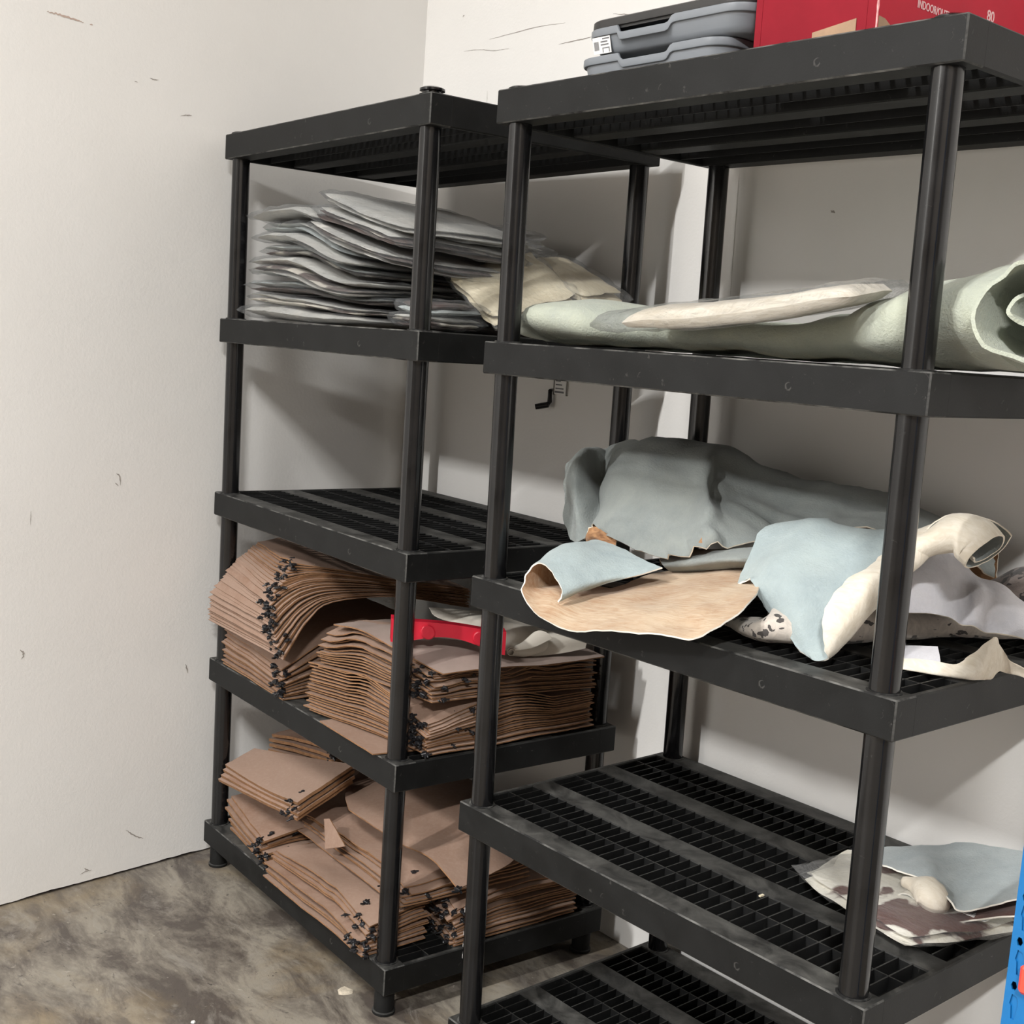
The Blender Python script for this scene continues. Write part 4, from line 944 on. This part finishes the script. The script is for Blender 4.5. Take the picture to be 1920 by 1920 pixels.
def leather_stack(keys, N, th, what, group, k=(4, 4), jit=0.004, wave=0.0015, seed=0, tie_at=(0, -1), tie_dir=(-40, 10), mats=('leather', 'leather', 'leather_edge'), every=1, thf=None, zmin=None, spread=0.012, two=False, u='L', bend=0.0, droop=0.0):
    r = random.Random(seed); made = []
    for i in range(N):
        f = i / max(1, N - 1) * (len(keys) - 1); a = min(len(keys) - 2, int(f)) if len(keys) > 1 else 0
        G = lerpG(keys[a], keys[a + 1], f - a) if len(keys) > 1 else keys[0]
        dx, dy, ro = r.uniform(-jit, jit), r.uniform(-jit, jit), r.uniform(-jit, jit) * 1.3
        if 0 < i < N - 1 and r.random() < 0.16: dy = -abs(dy) * 2.0
        cx = sum(p[0] for w in G for p in w) / (len(G) * len(G[0])); cy = sum(p[1] for w in G for p in w) / (len(G) * len(G[0]))
        G = [[(p[0] + dx - ro * (p[1] - cy), p[1] + dy + ro * (p[0] - cx), p[2] + wave * noise.noise(Vector((p[0] * 7, p[1] * 7, i * 0.8 + seed)))) for p in w] for w in G]
        g = refine(G, *k); mb = MB(); fi = i / max(1, N - 1)
        if bend or droop:
            for ir, w in enumerate(g):
                for jc, p in enumerate(w):
                    tt, ss = ir / (len(g) - 1), jc / (len(w) - 1)
                    nz = bend * (0.25 + 0.75 * fi) * noise.noise(Vector((p[0] * 6.5, p[1] * 6.5, seed + fi * 0.6))) + 0.5 * bend * fi * noise.noise(Vector((p[0] * 15, p[1] * 15, seed + 5 + fi * 0.7)))
                    dr = -droop * fi * (1 - fi * 0.4) * max(0, ss - 0.62) ** 1.5 * 4.3 * max(0, 0.45 - tt) * 2.2
                    w[jc] = (p[0], p[1], p[2] + nz + dr)
        sheet_geo(mb, g, th, seed=seed, wr=((0.0012, 16),), flip=True, rag=0.0012, thf=thf, zmin=zmin)
        mm = mats if (i < N - 1 or mats[0] != 'leather') else mats
        ob = in_unit(u, mb).build('leather_panel', [M[x] for x in mm], angle=70)
        tag(ob, 'tan leather panel, %s of %s' % (from_top(i, N), what) if N > 1 else what, 'leather panel', group if N > 1 else None)
        if tie_at is not None and i % every == 0:
            p = G[tie_at[0]][tie_at[1]]; q = G[0][-2] if tie_at == (0, -1) else p
            t = r.uniform(0, spread); p = g[0][-1] if tie_at == (0, -1) else p; q = g[0][-6] if tie_at == (0, -1) else q; c = (p[0] + (q[0] - p[0]) * t * 5, p[1] + (q[1] - p[1]) * t * 5 + r.uniform(-0.004, 0.006), p[2] + (q[2] - p[2]) * t * 5 + 0.001)
            add_tie(ob, U(u, *c), math.radians(r.uniform(tie_dir[0] - 45, tie_dir[0] + 45)), r.uniform(-0.3, tie_dir[1] / 20), r.randrange(5), r.uniform(0.75, 1.1))
            if two: gq = g[r.randrange(0, 4)][-1 - r.randrange(0, 3)]; add_tie(ob, U(u, gq[0], gq[1] - 0.002, gq[2] + 0.001), math.radians(r.uniform(-120, 10)), r.uniform(-0.2, 0.3), r.randrange(5), r.uniform(0.65, 1.0))
        made.append(ob)
    return made
z4 = ZL[3]; z5 = ZL[4]
# fourth shelf: low front-left stack, then the big stack that droops over the front
leather_stack([edges_grid([(.075, -.600, z4 + .005), (.075, -.45, z4 + .006), (.075, -.28, z4 + .006)], [(.425, -.612, z4 + .005), (.43, -.45, z4 + .006), (.44, -.28, z4 + .006)]),
               edges_grid([(.070, -.600, z4 + .085), (.075, -.48, z4 + .155), (.075, -.28, z4 + .185)], [(.415, -.612, z4 + .080), (.43, -.47, z4 + .15), (.44, -.28, z4 + .18)])],
              14, 0.0032, 'the low stack under the drooping one', 'leather panels in the low front stack', seed=101, bend=0.008, droop=0.01, two=True, jit=0.007, spread=0.06)
KA = [edges_grid([(.040, -.632, z4 + .110), (.067, -.607, z4 + .135), (.067, -.53, z4 + .205), (.067, -.42, z4 + .235), (.067, -.28, z4 + .225), (.067, -.10, z4 + .185)], [(0.490, -0.649, 0.682), (0.490, -0.624, 0.721), (0.490, -0.590, 0.768), (0.490, -0.531, 0.807), (0.490, -0.351, 0.807), (0.490, -0.134, 0.764)]),
      edges_grid([(.042, -.628, z4 + .184), (.067, -.607, z4 + .205), (.067, -.52, z4 + .25), (.067, -.41, z4 + .27), (.067, -.28, z4 + .25), (.067, -.10, z4 + .21)], [(0.465, -0.666, 0.753), (0.470, -0.633, 0.791), (0.475, -0.593, 0.821), (0.480, -0.518, 0.832), (0.480, -0.345, 0.818), (0.480, -0.128, 0.780)]),
      edges_grid([(0.067, -0.578, 0.830), (.067, -.57, z4 + .272), (.067, -.48, z4 + .292), (.067, -.39, z4 + .292), (.067, -.27, z4 + .27), (.067, -.10, z4 + .235)], [(0.440, -0.659, 0.821), (0.450, -0.625, 0.844), (0.460, -0.584, 0.858), (0.470, -0.508, 0.855), (0.470, -0.339, 0.830), (0.470, -0.122, 0.793)]),
      edges_grid([(0.070, -0.515, 0.875), (.07, -.46, z4 + .318), (.07, -.42, z4 + .322), (.07, -.34, z4 + .313), (.07, -.26, z4 + .29), (.07, -.10, z4 + .255)], [(0.450, -0.611, 0.898), (0.455, -0.583, 0.892), (0.460, -0.552, 0.886), (0.460, -0.477, 0.869), (0.460, -0.334, 0.842), (0.460, -0.115, 0.804)])]
leather_stack(KA, 31, 0.0034, 'the big drooping stack', 'leather panels in the drooping stack, fourth shelf', seed=102, bend=0.006, two=True, jit=0.0035, k=(4, 4), wave=0.0007, thf=lambda a, b: 0.0036 - 0.0023 * min(1, a * 1.6), spread=0.05)
# right-hand stack, lower and upper part
def quadG(LF, RF, RB, LB, n=4, bow=0.0):
    out = []
    for i in range(n):
        t = i / (n - 1); a = [p + (q - p) * t for p, q in zip(LF, LB)]; b = [p + (q - p) * t for p, q in zip(RF, RB)]
        out.append([tuple(p + (q - p) * j / (n - 1) + (bow * sin(pi * j / (n - 1)) * (1 - t) if k == 2 else 0) for k, (p, q) in enumerate(zip(a, b))) for j in range(n)])
    return out
leather_stack([quadG((0.604, -0.615, 0.568), (0.841, -0.621, 0.567), (.88, -.40, z4 + .004), (.60, -.30, z4 + .004))], 1, 0.003, 'single tan leather panel whose corner pokes out over the fourth shelf edge', None, seed=103, tie_at=None)
leather_stack([quadG((.525, -.606, z4 + .010), (.908, -.532, z4 + .010), (.905, -.075, z4 + .010), (.52, -.10, z4 + .010)),
               quadG((.535, -.604, z4 + .112), (.908, -.530, z4 + .118), (.905, -.075, z4 + .098), (.53, -.10, z4 + .100), bow=0.008)],
              17, 0.0030, 'the right stack lower half, fourth shelf', 'leather panels in the lower half of the right stack', seed=104, bend=0.020, droop=0.06, two=True, jit=0.007, wave=0.0012, spread=0.07, tie_dir=(-60, 5))
leather_stack([quadG((.560, -.600, z4 + .120), (.910, -.528, z4 + .126), (.908, -.075, z4 + .104), (.55, -.10, z4 + .105), bow=0.008),
               quadG((.575, -.596, z4 + .208), (.905, -.525, z4 + .196), (.905, -.075, z4 + .158), (.56, -.10, z4 + .165), bow=0.020)],
              13, 0.0026, 'the right stack upper half, fourth shelf', 'leather panels in the upper half of the right stack', seed=105, bend=0.026, droop=0.04, two=True, jit=0.008, wave=0.0006, spread=0.08, tie_dir=(-60, 5))
leather_stack([[[(.590, -.585, z4 + .219), (.70, -.575, z4 + .228), (.82, -.555, z4 + .212), (.925, -.515, z4 + .184)], [(.590, -.45, z4 + .217), (.70, -.44, z4 + .226), (.82, -.42, z4 + .212), (.94, -.40, z4 + .192)],
               [(.590, -.28, z4 + .200), (.70, -.28, z4 + .208), (.82, -.26, z4 + .200), (.938, -.25, z4 + .178)], [(.585, -.09, z4 + .186), (.70, -.09, z4 + .190), (.82, -.08, z4 + .186), (.93, -.075, z4 + .176)]]],
              1, 0.0032, 'wide dusty leather panel lying on top of the right stack, fourth shelf', None, seed=106, tie_at=None, mats=('leather_grey', 'leather', 'leather_edge'), wave=0.008, k=(6, 6))
# a cream cloth with a rolled fold and a red plastic handle lie on it
M['cream_cloth'] = flat('cream cloth', (0.66, 0.615, 0.54), 0.85, 0.2, 0.05, 16)
mb = MB()
Gc = [[(.640, -.36, z4 + .250), (.68, -.30, z4 + .252), (.74, -.22, z4 + .246), (.80, -.12, z4 + .228)],
      [(.70, -.375, z4 + .244), (.74, -.31, z4 + .250), (.80, -.23, z4 + .244), (.84, -.13, z4 + .222)],
      [(0.800, -0.321, 0.785), (0.830, -0.271, 0.809), (0.860, -0.210, 0.801), (0.880, -0.149, 0.794)],
      [(0.865, -0.313, 0.761), (0.875, -0.273, 0.774), (0.900, -0.211, 0.786), (0.920, -0.119, 0.792)],
      [(0.885, -0.294, 0.755), (0.895, -0.265, 0.752), (0.910, -0.193, 0.755), (0.925, -0.124, 0.764)]]
sheet_geo(mb, refine(Gc, 6, 6), 0.0022, seed=17, wr=((0.004, 14),), flip=False)
cloth = in_unit('L', mb).build('cream_cloth', [M['cream_cloth']] * 3, angle=75)
tag(cloth, 'cream cloth with a rolled fold, lying on the right leather stack behind the red handle', 'cloth')
mb = MB(); Gr = []
pr_ = [(0.900, -0.317, 0.765), (0.900, -0.277, 0.766), (0.900, -0.238, 0.779)]
for i, p in enumerate(spl(pr_, 6)):
    R_ = 0.010 + 0.0015 * i; row = []
    for q in range(40):
        a_ = 0.4 + 2 * pi * 1.45 * q / 39; rad = R_ * (1 - 0.5 * q / 39); row.append((p[0] + rad * cos(a_) * 0.7, p[1] + rad * cos(a_) * 0.7, p[2] + 0.004 + rad * sin(a_)))
    Gr.append(row)
sheet_geo(mb, Gr, 0.002, seed=18)
in_unit('L', mb).build('rolled_fold', [M['cream_cloth']] * 3, cloth, angle=75)
M['red_plastic'] = flat('red plastic', (0.56, 0.012, 0.035), 0.42, 0.5, 0.05, 20)
A_, B_ = Vector((0.807, -0.568, 0.795)), Vector((0.929, -0.357, 0.775)); ax = (B_ - A_); LEN = ax.length; ax.normalize(); nx = Vector((ax.y, -ax.x, 0)).normalized(); upv = Vector((0, 0, 1))
if nx.y > 0: nx = -nx
def hp(s, t, h): p = A_ + ax * s + nx * t + upv * h; return tuple(p)
mb = MB(); n = 30
for i in range(n + 1):
    s = LEN * i / n; f = i / n; arch = 0.022 * sin(pi * max(0, min(1, (f - 0.10) / 0.82))) ** 1.1
    top = 0.043 + 0.008 * sin(pi * f); 
    for t in (0.0, -0.026):
        e = 0.003
        mb.v += [hp(s, t, arch), hp(s, t + (e if t else -e) * 0, top)]
for i in range(n):
    a = 4 * i
    mb.quad(a, a + 4, a + 5, a + 1); mb.quad(a + 2, a + 3, a + 7, a + 6); mb.quad(a + 1, a + 5, a + 7, a + 3); mb.quad(a, a + 2, a + 6, a + 4)
mb.quad(0, 1, 3, 2); mb.quad(4 * n, 4 * n + 2, 4 * n + 3, 4 * n + 1)
handle = in_unit('L', mb).build('plastic_handle', M['red_plastic'], angle=35)
tag(handle, 'arched red plastic handle lying on the right leather stack, fourth shelf', 'handle')
for nm, s in (('end_plate', 0.0), ('end_plate', LEN - 0.008)):
    mb = MB()
    for h in (0.0, 0.050):
        for t in (0.006, -0.032):
            for ss in (s, s + 0.008): mb.v.append(hp(ss, t, h))
    for q in ((0, 1, 3, 2), (4, 6, 7, 5), (0, 4, 5, 1), (2, 3, 7, 6), (0, 2, 6, 4), (1, 5, 7, 3)): mb.quad(*q)
    in_unit('L', mb).build(nm, M['red_plastic'], handle, smooth=False)
for s in (0.078, LEN - 0.055):
    mb = MB(); k = 20
    for (r_, t) in ((0.0155, 0.0), (0.0155, 0.005), (0.0135, 0.007)):
        for i in range(k): a_ = 2 * pi * i / k; mb.v.append(hp(s + r_ * cos(a_), t, 0.029 + r_ * sin(a_)))
    for j in range(2):
        for i in range(k): mb.quad(j * k + i, j * k + (i + 1) % k, (j + 1) * k + (i + 1) % k, (j + 1) * k + i)
    mb.quad(*[2 * k + i for i in range(k)])
    in_unit('L', mb).build('boss', M['red_plastic'], handle, angle=35)

# bottom shelf
leather_stack([quadG((.085, -.575, z5 + .005), (.355, -.600, z5 + .005), (.37, -.22, z5 + .005), (.10, -.20, z5 + .005)),
               quadG((.085, -.570, z5 + .092), (.345, -.600, z5 + .072), (.37, -.22, z5 + .10), (.10, -.20, z5 + .11), bow=-0.006)],
              9, 0.0062, 'the left stack on the bottom shelf', 'leather panels in the left stack, bottom shelf', seed=110, bend=0.01, droop=0, two=True, jit=0.008, wave=0.0012, spread=0.07)
leather_stack([quadG((.385, -.622, z5 + .005), (.838, -.622, z5 + .005), (.838, -.458, z5 + .005), (.40, -.385, z5 + .005)),
               quadG((.40, -.600, z5 + .066), (.838, -.600, z5 + .088), (.838, -.458, z5 + .088), (.42, -.385, z5 + .075), bow=0.012)],
              13, 0.0034, 'the front stack on the bottom shelf', 'leather panels in the front stack, bottom shelf', seed=111, bend=0.013, droop=0.02, two=True, jit=0.010, wave=0.0014, spread=0.07)
leather_stack([quadG((.42, -.345, z5 + .005), (.905, -.430, z5 + .005), (.905, -.085, z5 + .005), (.42, -.08, z5 + .005)),
               quadG((.44, -.345, z5 + .100), (.900, -.425, z5 + .105), (.900, -.085, z5 + .100), (.44, -.08, z5 + .100), bow=0.006)],
              16, 0.0034, 'the rear right stack on the bottom shelf', 'leather panels in the rear right stack, bottom shelf', seed=112, bend=0.012, droop=0.03, jit=0.010, wave=0.0014, two=True, spread=0.08, tie_dir=(-70, 5))
leather_stack([quadG((0.339, -0.500, 0.193), (.865, -.535, z5 + .102), (.90, -.22, z5 + .114), (.50, -.20, z5 + .112)),
               quadG((0.373, -0.500, 0.241), (.86, -.525, z5 + .160), (.90, -.22, z5 + .165), (.50, -.20, z5 + .175), bow=0.010)],
              9, 0.0034, 'the middle stack on the bottom shelf', 'leather panels in the middle stack, bottom shelf', seed=113, bend=0.014, droop=0.03, jit=0.010, wave=0.0014, two=True, spread=0.08, tie_dir=(-70, 5))
leather_stack([quadG((.068, -.597, z5 + .130), (0.487, -0.592, 0.290), (.45, -.42, z5 + .225), (.07, -.50, z5 + .165)),
               quadG((.075, -.585, z5 + .170), (0.489, -0.592, 0.329), (.45, -.42, z5 + .265), (.07, -.50, z5 + .200), bow=-0.008)],
              4, 0.0085, 'the thick bundle on the left stack', 'thick leather panels on the left stack', seed=114, jit=0.005, two=True, spread=0.10)
leather_stack([quadG((.085, -.470, z5 + .200), (.37, -.440, z5 + .240), (.42, -.15, z5 + .250), (.10, -.15, z5 + .230)),
               quadG((.090, -.465, z5 + .240), (.37, -.440, z5 + .278), (.42, -.15, z5 + .300), (.10, -.15, z5 + .280), bow=0.008)],
              4, 0.0085, 'the rear bundle on the bottom shelf', 'leather panels in the back bundle, bottom shelf', seed=115, jit=0.005, spread=0.04)
leather_stack([[[(0.555, -0.500, 0.320), (0.802, -0.520, 0.338), (0.914, -0.510, 0.341), (1.002, -0.500, 0.308)], [(0.437, -0.440, 0.308), (0.723, -0.450, 0.358), (0.885, -0.430, 0.352), (0.988, -0.440, 0.310)],
               [(0.324, -0.360, 0.291), (0.628, -0.360, 0.373), (0.837, -0.340, 0.379), (0.978, -0.360, 0.319)], [(0.219, -0.240, 0.273), (0.495, -0.240, 0.363), (0.714, -0.220, 0.379), (0.901, -0.240, 0.308)]]],
              1, 0.0034, 'large tan leather panel draped over the middle stack on the bottom shelf', None, seed=116, k=(6, 6), wave=0.006, tie_dir=(-80, 5))
leather_stack([quadG((0.563, -0.556, 0.239), (0.652, -0.556, 0.280), (0.540, -0.535, 0.301), (0.515, -0.535, 0.291), n=3)], 1, 0.003, 'narrow leather tongue hanging below the large draped panel, bottom shelf', None, seed=117, tie_at=None)

# ---------------------------------------------------------------- marks on the walls, crumbs and flakes
M['scuff'] = flat('grey scuff', (0.34, 0.31, 0.285), 0.8, 0.2)
M['scratch'] = flat('pinkish bare scratch', (0.50, 0.385, 0.33), 0.8, 0.2)
M['pencil'] = flat('faint grey line', (0.50, 0.48, 0.44), 0.8, 0.2)
def streak(mb, place, pts, w, seed):
    pts = spl([(p[0], p[1], 0) for p in pts], 10); n = len(pts); o = len(mb.v)
    for i, p in enumerate(pts):
        t = i / (n - 1); ww = w * (0.25 + 0.75 * sin(pi * min(1, max(0, t)))) * (0.6 + 0.8 * abs(noise.noise(Vector((i * 0.9, seed, 0)))))
        j = 0.5 * w * noise.noise(Vector((i * 0.6, seed, 9)))
        a = (Vector(pts[min(i + 1, n - 1)]) - Vector(pts[max(i - 1, 0)])).normalized(); b = Vector((-a.y, a.x, 0))
        for s in (-1, 1):
            q = Vector(p) + b * (s * ww / 2 + j); mb.v.append(place(q.x, q.y, 0.0006))
    for i in range(n - 1): mb.quad(o + 2 * i, o + 2 * i + 1, o + 2 * i + 3, o + 2 * i + 2)
wl = lambda d, z, h: left_wall(d, z, -h)
wb = lambda x, z, h: (x, -h, z)
def marks(name, place, mat, wall, lst, seed):
    mb = MB()
    for k, (pts, w) in enumerate(lst): streak(mb, place, pts, w, seed + k * 3.3)
    o = mb.build(name, M[mat], loc=(0, 0, 0), smooth=False); o.parent = bpy.data.objects[wall]; o['kind'] = 'structure'
marks('scratch_mark', wl, 'scratch', 'wall_left', [([(1.1185, 2.0948), (1.0910, 2.0951), (1.0592, 2.0927), (1.0308, 2.0907)], 0.006), ([(1.0165, 2.0902), (1.0086, 2.0896)], 0.003)], 1)
marks('scuff_mark', wl, 'scuff', 'wall_left', [([(0.8606, 2.0000), (0.8506, 1.9981), (0.8378, 1.9993)], 0.003), ([(0.7759, 1.9263), (0.7554, 1.9310), (0.7435, 1.9317)], 0.003), ([(0.9007, 1.9852), (0.8924, 1.9843)], 0.002),
    ([(0.9228, 1.0488), (0.9140, 1.0419), (0.9106, 1.0192)], 0.004), ([(0.9250, 1.0264), (0.9163, 1.0181)], 0.003), ([(1.1593, 0.6347), (1.1513, 0.6233), (1.1564, 0.6109)], 0.005), ([(0.7110, 0.5368), (0.7036, 0.5111)], 0.005), ([(1.1382, 0.9668), (1.1390, 0.9325)], 0.002),
    ([(0.9845, 0.0414), (0.9727, 0.0326)], 0.004), ([(0.8713, 0.1165), (0.8495, 0.0967), (0.8214, 0.0811)], 0.004), ([(0.9957, 0.0273), (0.9814, 0.0321), (0.9640, 0.0317)], 0.003)], 20)
marks('scuff_mark', wb, 'scuff', 'wall_back', [([(0.5846, 2.1721), (0.6480, 2.1722), (0.7094, 2.1724)], 0.0035), ([(0.2992, 2.2234), (0.3936, 2.2249), (0.5007, 2.2265), (0.6033, 2.2203)], 0.0022), ([(0.1729, 2.2998), (0.1797, 2.3043)], 0.004), ([(0.7750, 2.2153), (0.8657, 2.1989), (0.9343, 2.1953)], 0.004),
    ([(1.4561, 1.7338), (1.4669, 1.7293)], 0.006), ([(1.3804, 1.5754), (1.3846, 1.5744)], 0.003), ([(0.1874, 2.2081), (0.2596, 2.2027), (0.3186, 2.1921), (0.3865, 2.1884)], 0.002)], 40)
marks('board_joint', wb, 'pencil', 'wall_back', [([(1.2093, 1.8135), (1.2120, 1.6925), (1.2149, 1.5564)], 0.0030), ([(0.3040, 2.0912), (0.3054, 2.0566)], 0.0018)], 60)
def flake(x, y, z, r, h, name, mat, label, cat, seed, el=1.0):
    mb = MB(); k = 14; ring = []
    for i in range(k):
        a = 2 * pi * i / k; q = r * (1 + 0.55 * noise.noise(Vector((cos(a) * 1.4, sin(a) * 1.4, seed)))); ring.append((x + q * cos(a) * el, y + q * sin(a)))
    mb.v = [(p[0], p[1], z + 0.0004) for p in ring] + [(x + (p[0] - x) * 0.7, y + (p[1] - y) * 0.7, z + h * (0.7 + 0.3 * noise.noise(Vector((p[0] * 200, p[1] * 200, seed))))) for p in ring]
    for i in range(k): mb.quad(i, (i + 1) % k, k + (i + 1) % k, k + i)
    mb.quad(*[k + i for i in range(k)]); mb.quad(*list(range(k))[::-1])
    return tag(mb.build(name, M[mat], angle=30), label, cat)
M['plaster'] = flat('dusty plaster', (0.50, 0.44, 0.35), 0.9, 0.2, 0.25, 160)
fx, fy = (0.8953, -0.6858); flake(fx, fy, 0.0, 0.016, 0.005, 'plaster_flake', 'plaster', 'cream plaster flake stuck to the floor in front of the left unit', 'debris', 3, 1.2)
fx, fy = (0.8384, -1.0192); flake(fx, fy, 0.0, 0.005, 0.004, 'plaster_crumb', 'white_paper', 'small white crumb on the floor at the bottom edge of the picture', 'debris', 5)
p_ = U('L', *(0.855, -0.230, 0.117)); flake(p_[0], p_[1], p_[2], 0.014, 0.007, 'lint_clump', 'plaster', 'grey lint clump on the bottom shelf, right side of the left unit', 'debris', 8, 1.3)
p_ = U('R', *(0.601, -0.437, 0.539)); mb = MB(); mb.box((p_[0] - 0.002, p_[1] - 0.005, p_[2]), (p_[0] + 0.002, p_[1] + 0.005, p_[2] + 0.0025)); tag(mb.build('straw_bit', M['fur_yellow'], smooth=False), 'tiny pale straw bit on the empty fourth shelf of the right unit', 'debris')
unit_r = bpy.data.objects['shelving_unit.001']
for k, (_a, b, s_) in enumerate(((0, (0.018, -0.595, 0.320), 0.010), (0, (0.018, -0.593, 0.271), 0.008), (0, (0.018, -0.590, 0.246), 0.007), (0, (0.018, -0.588, 0.223), 0.009))):
    px_, py_ = INX, -D + INY; q = UNIT['R']; lx_, ly_ = q['lean']; mb = MB(); zc_ = b[2]
    for i in range(5):
        for j in range(4):
            th_ = math.radians(205 + 10 * i + 8 * noise.noise(Vector((j * 1.0, k, 2)))); r_ = PR + 0.0006; zz_ = zc_ + s_ * (j - 1.5) / 3 + 0.002 * noise.noise(Vector((i, j, k)))
            mb.v.append((px_ + r_ * cos(th_) + lx_ * zz_, py_ + r_ * sin(th_) + ly_ * zz_, zz_))
    for i in range(4):
        for j in range(3): mb.quad(i * 4 + j, (i + 1) * 4 + j, (i + 1) * 4 + j + 1, i * 4 + j + 1)
    tag(mb.build('paint_spot', M['white_paper'], unit_r, loc=(0, 0, 0), smooth=False), 'white paint spot')
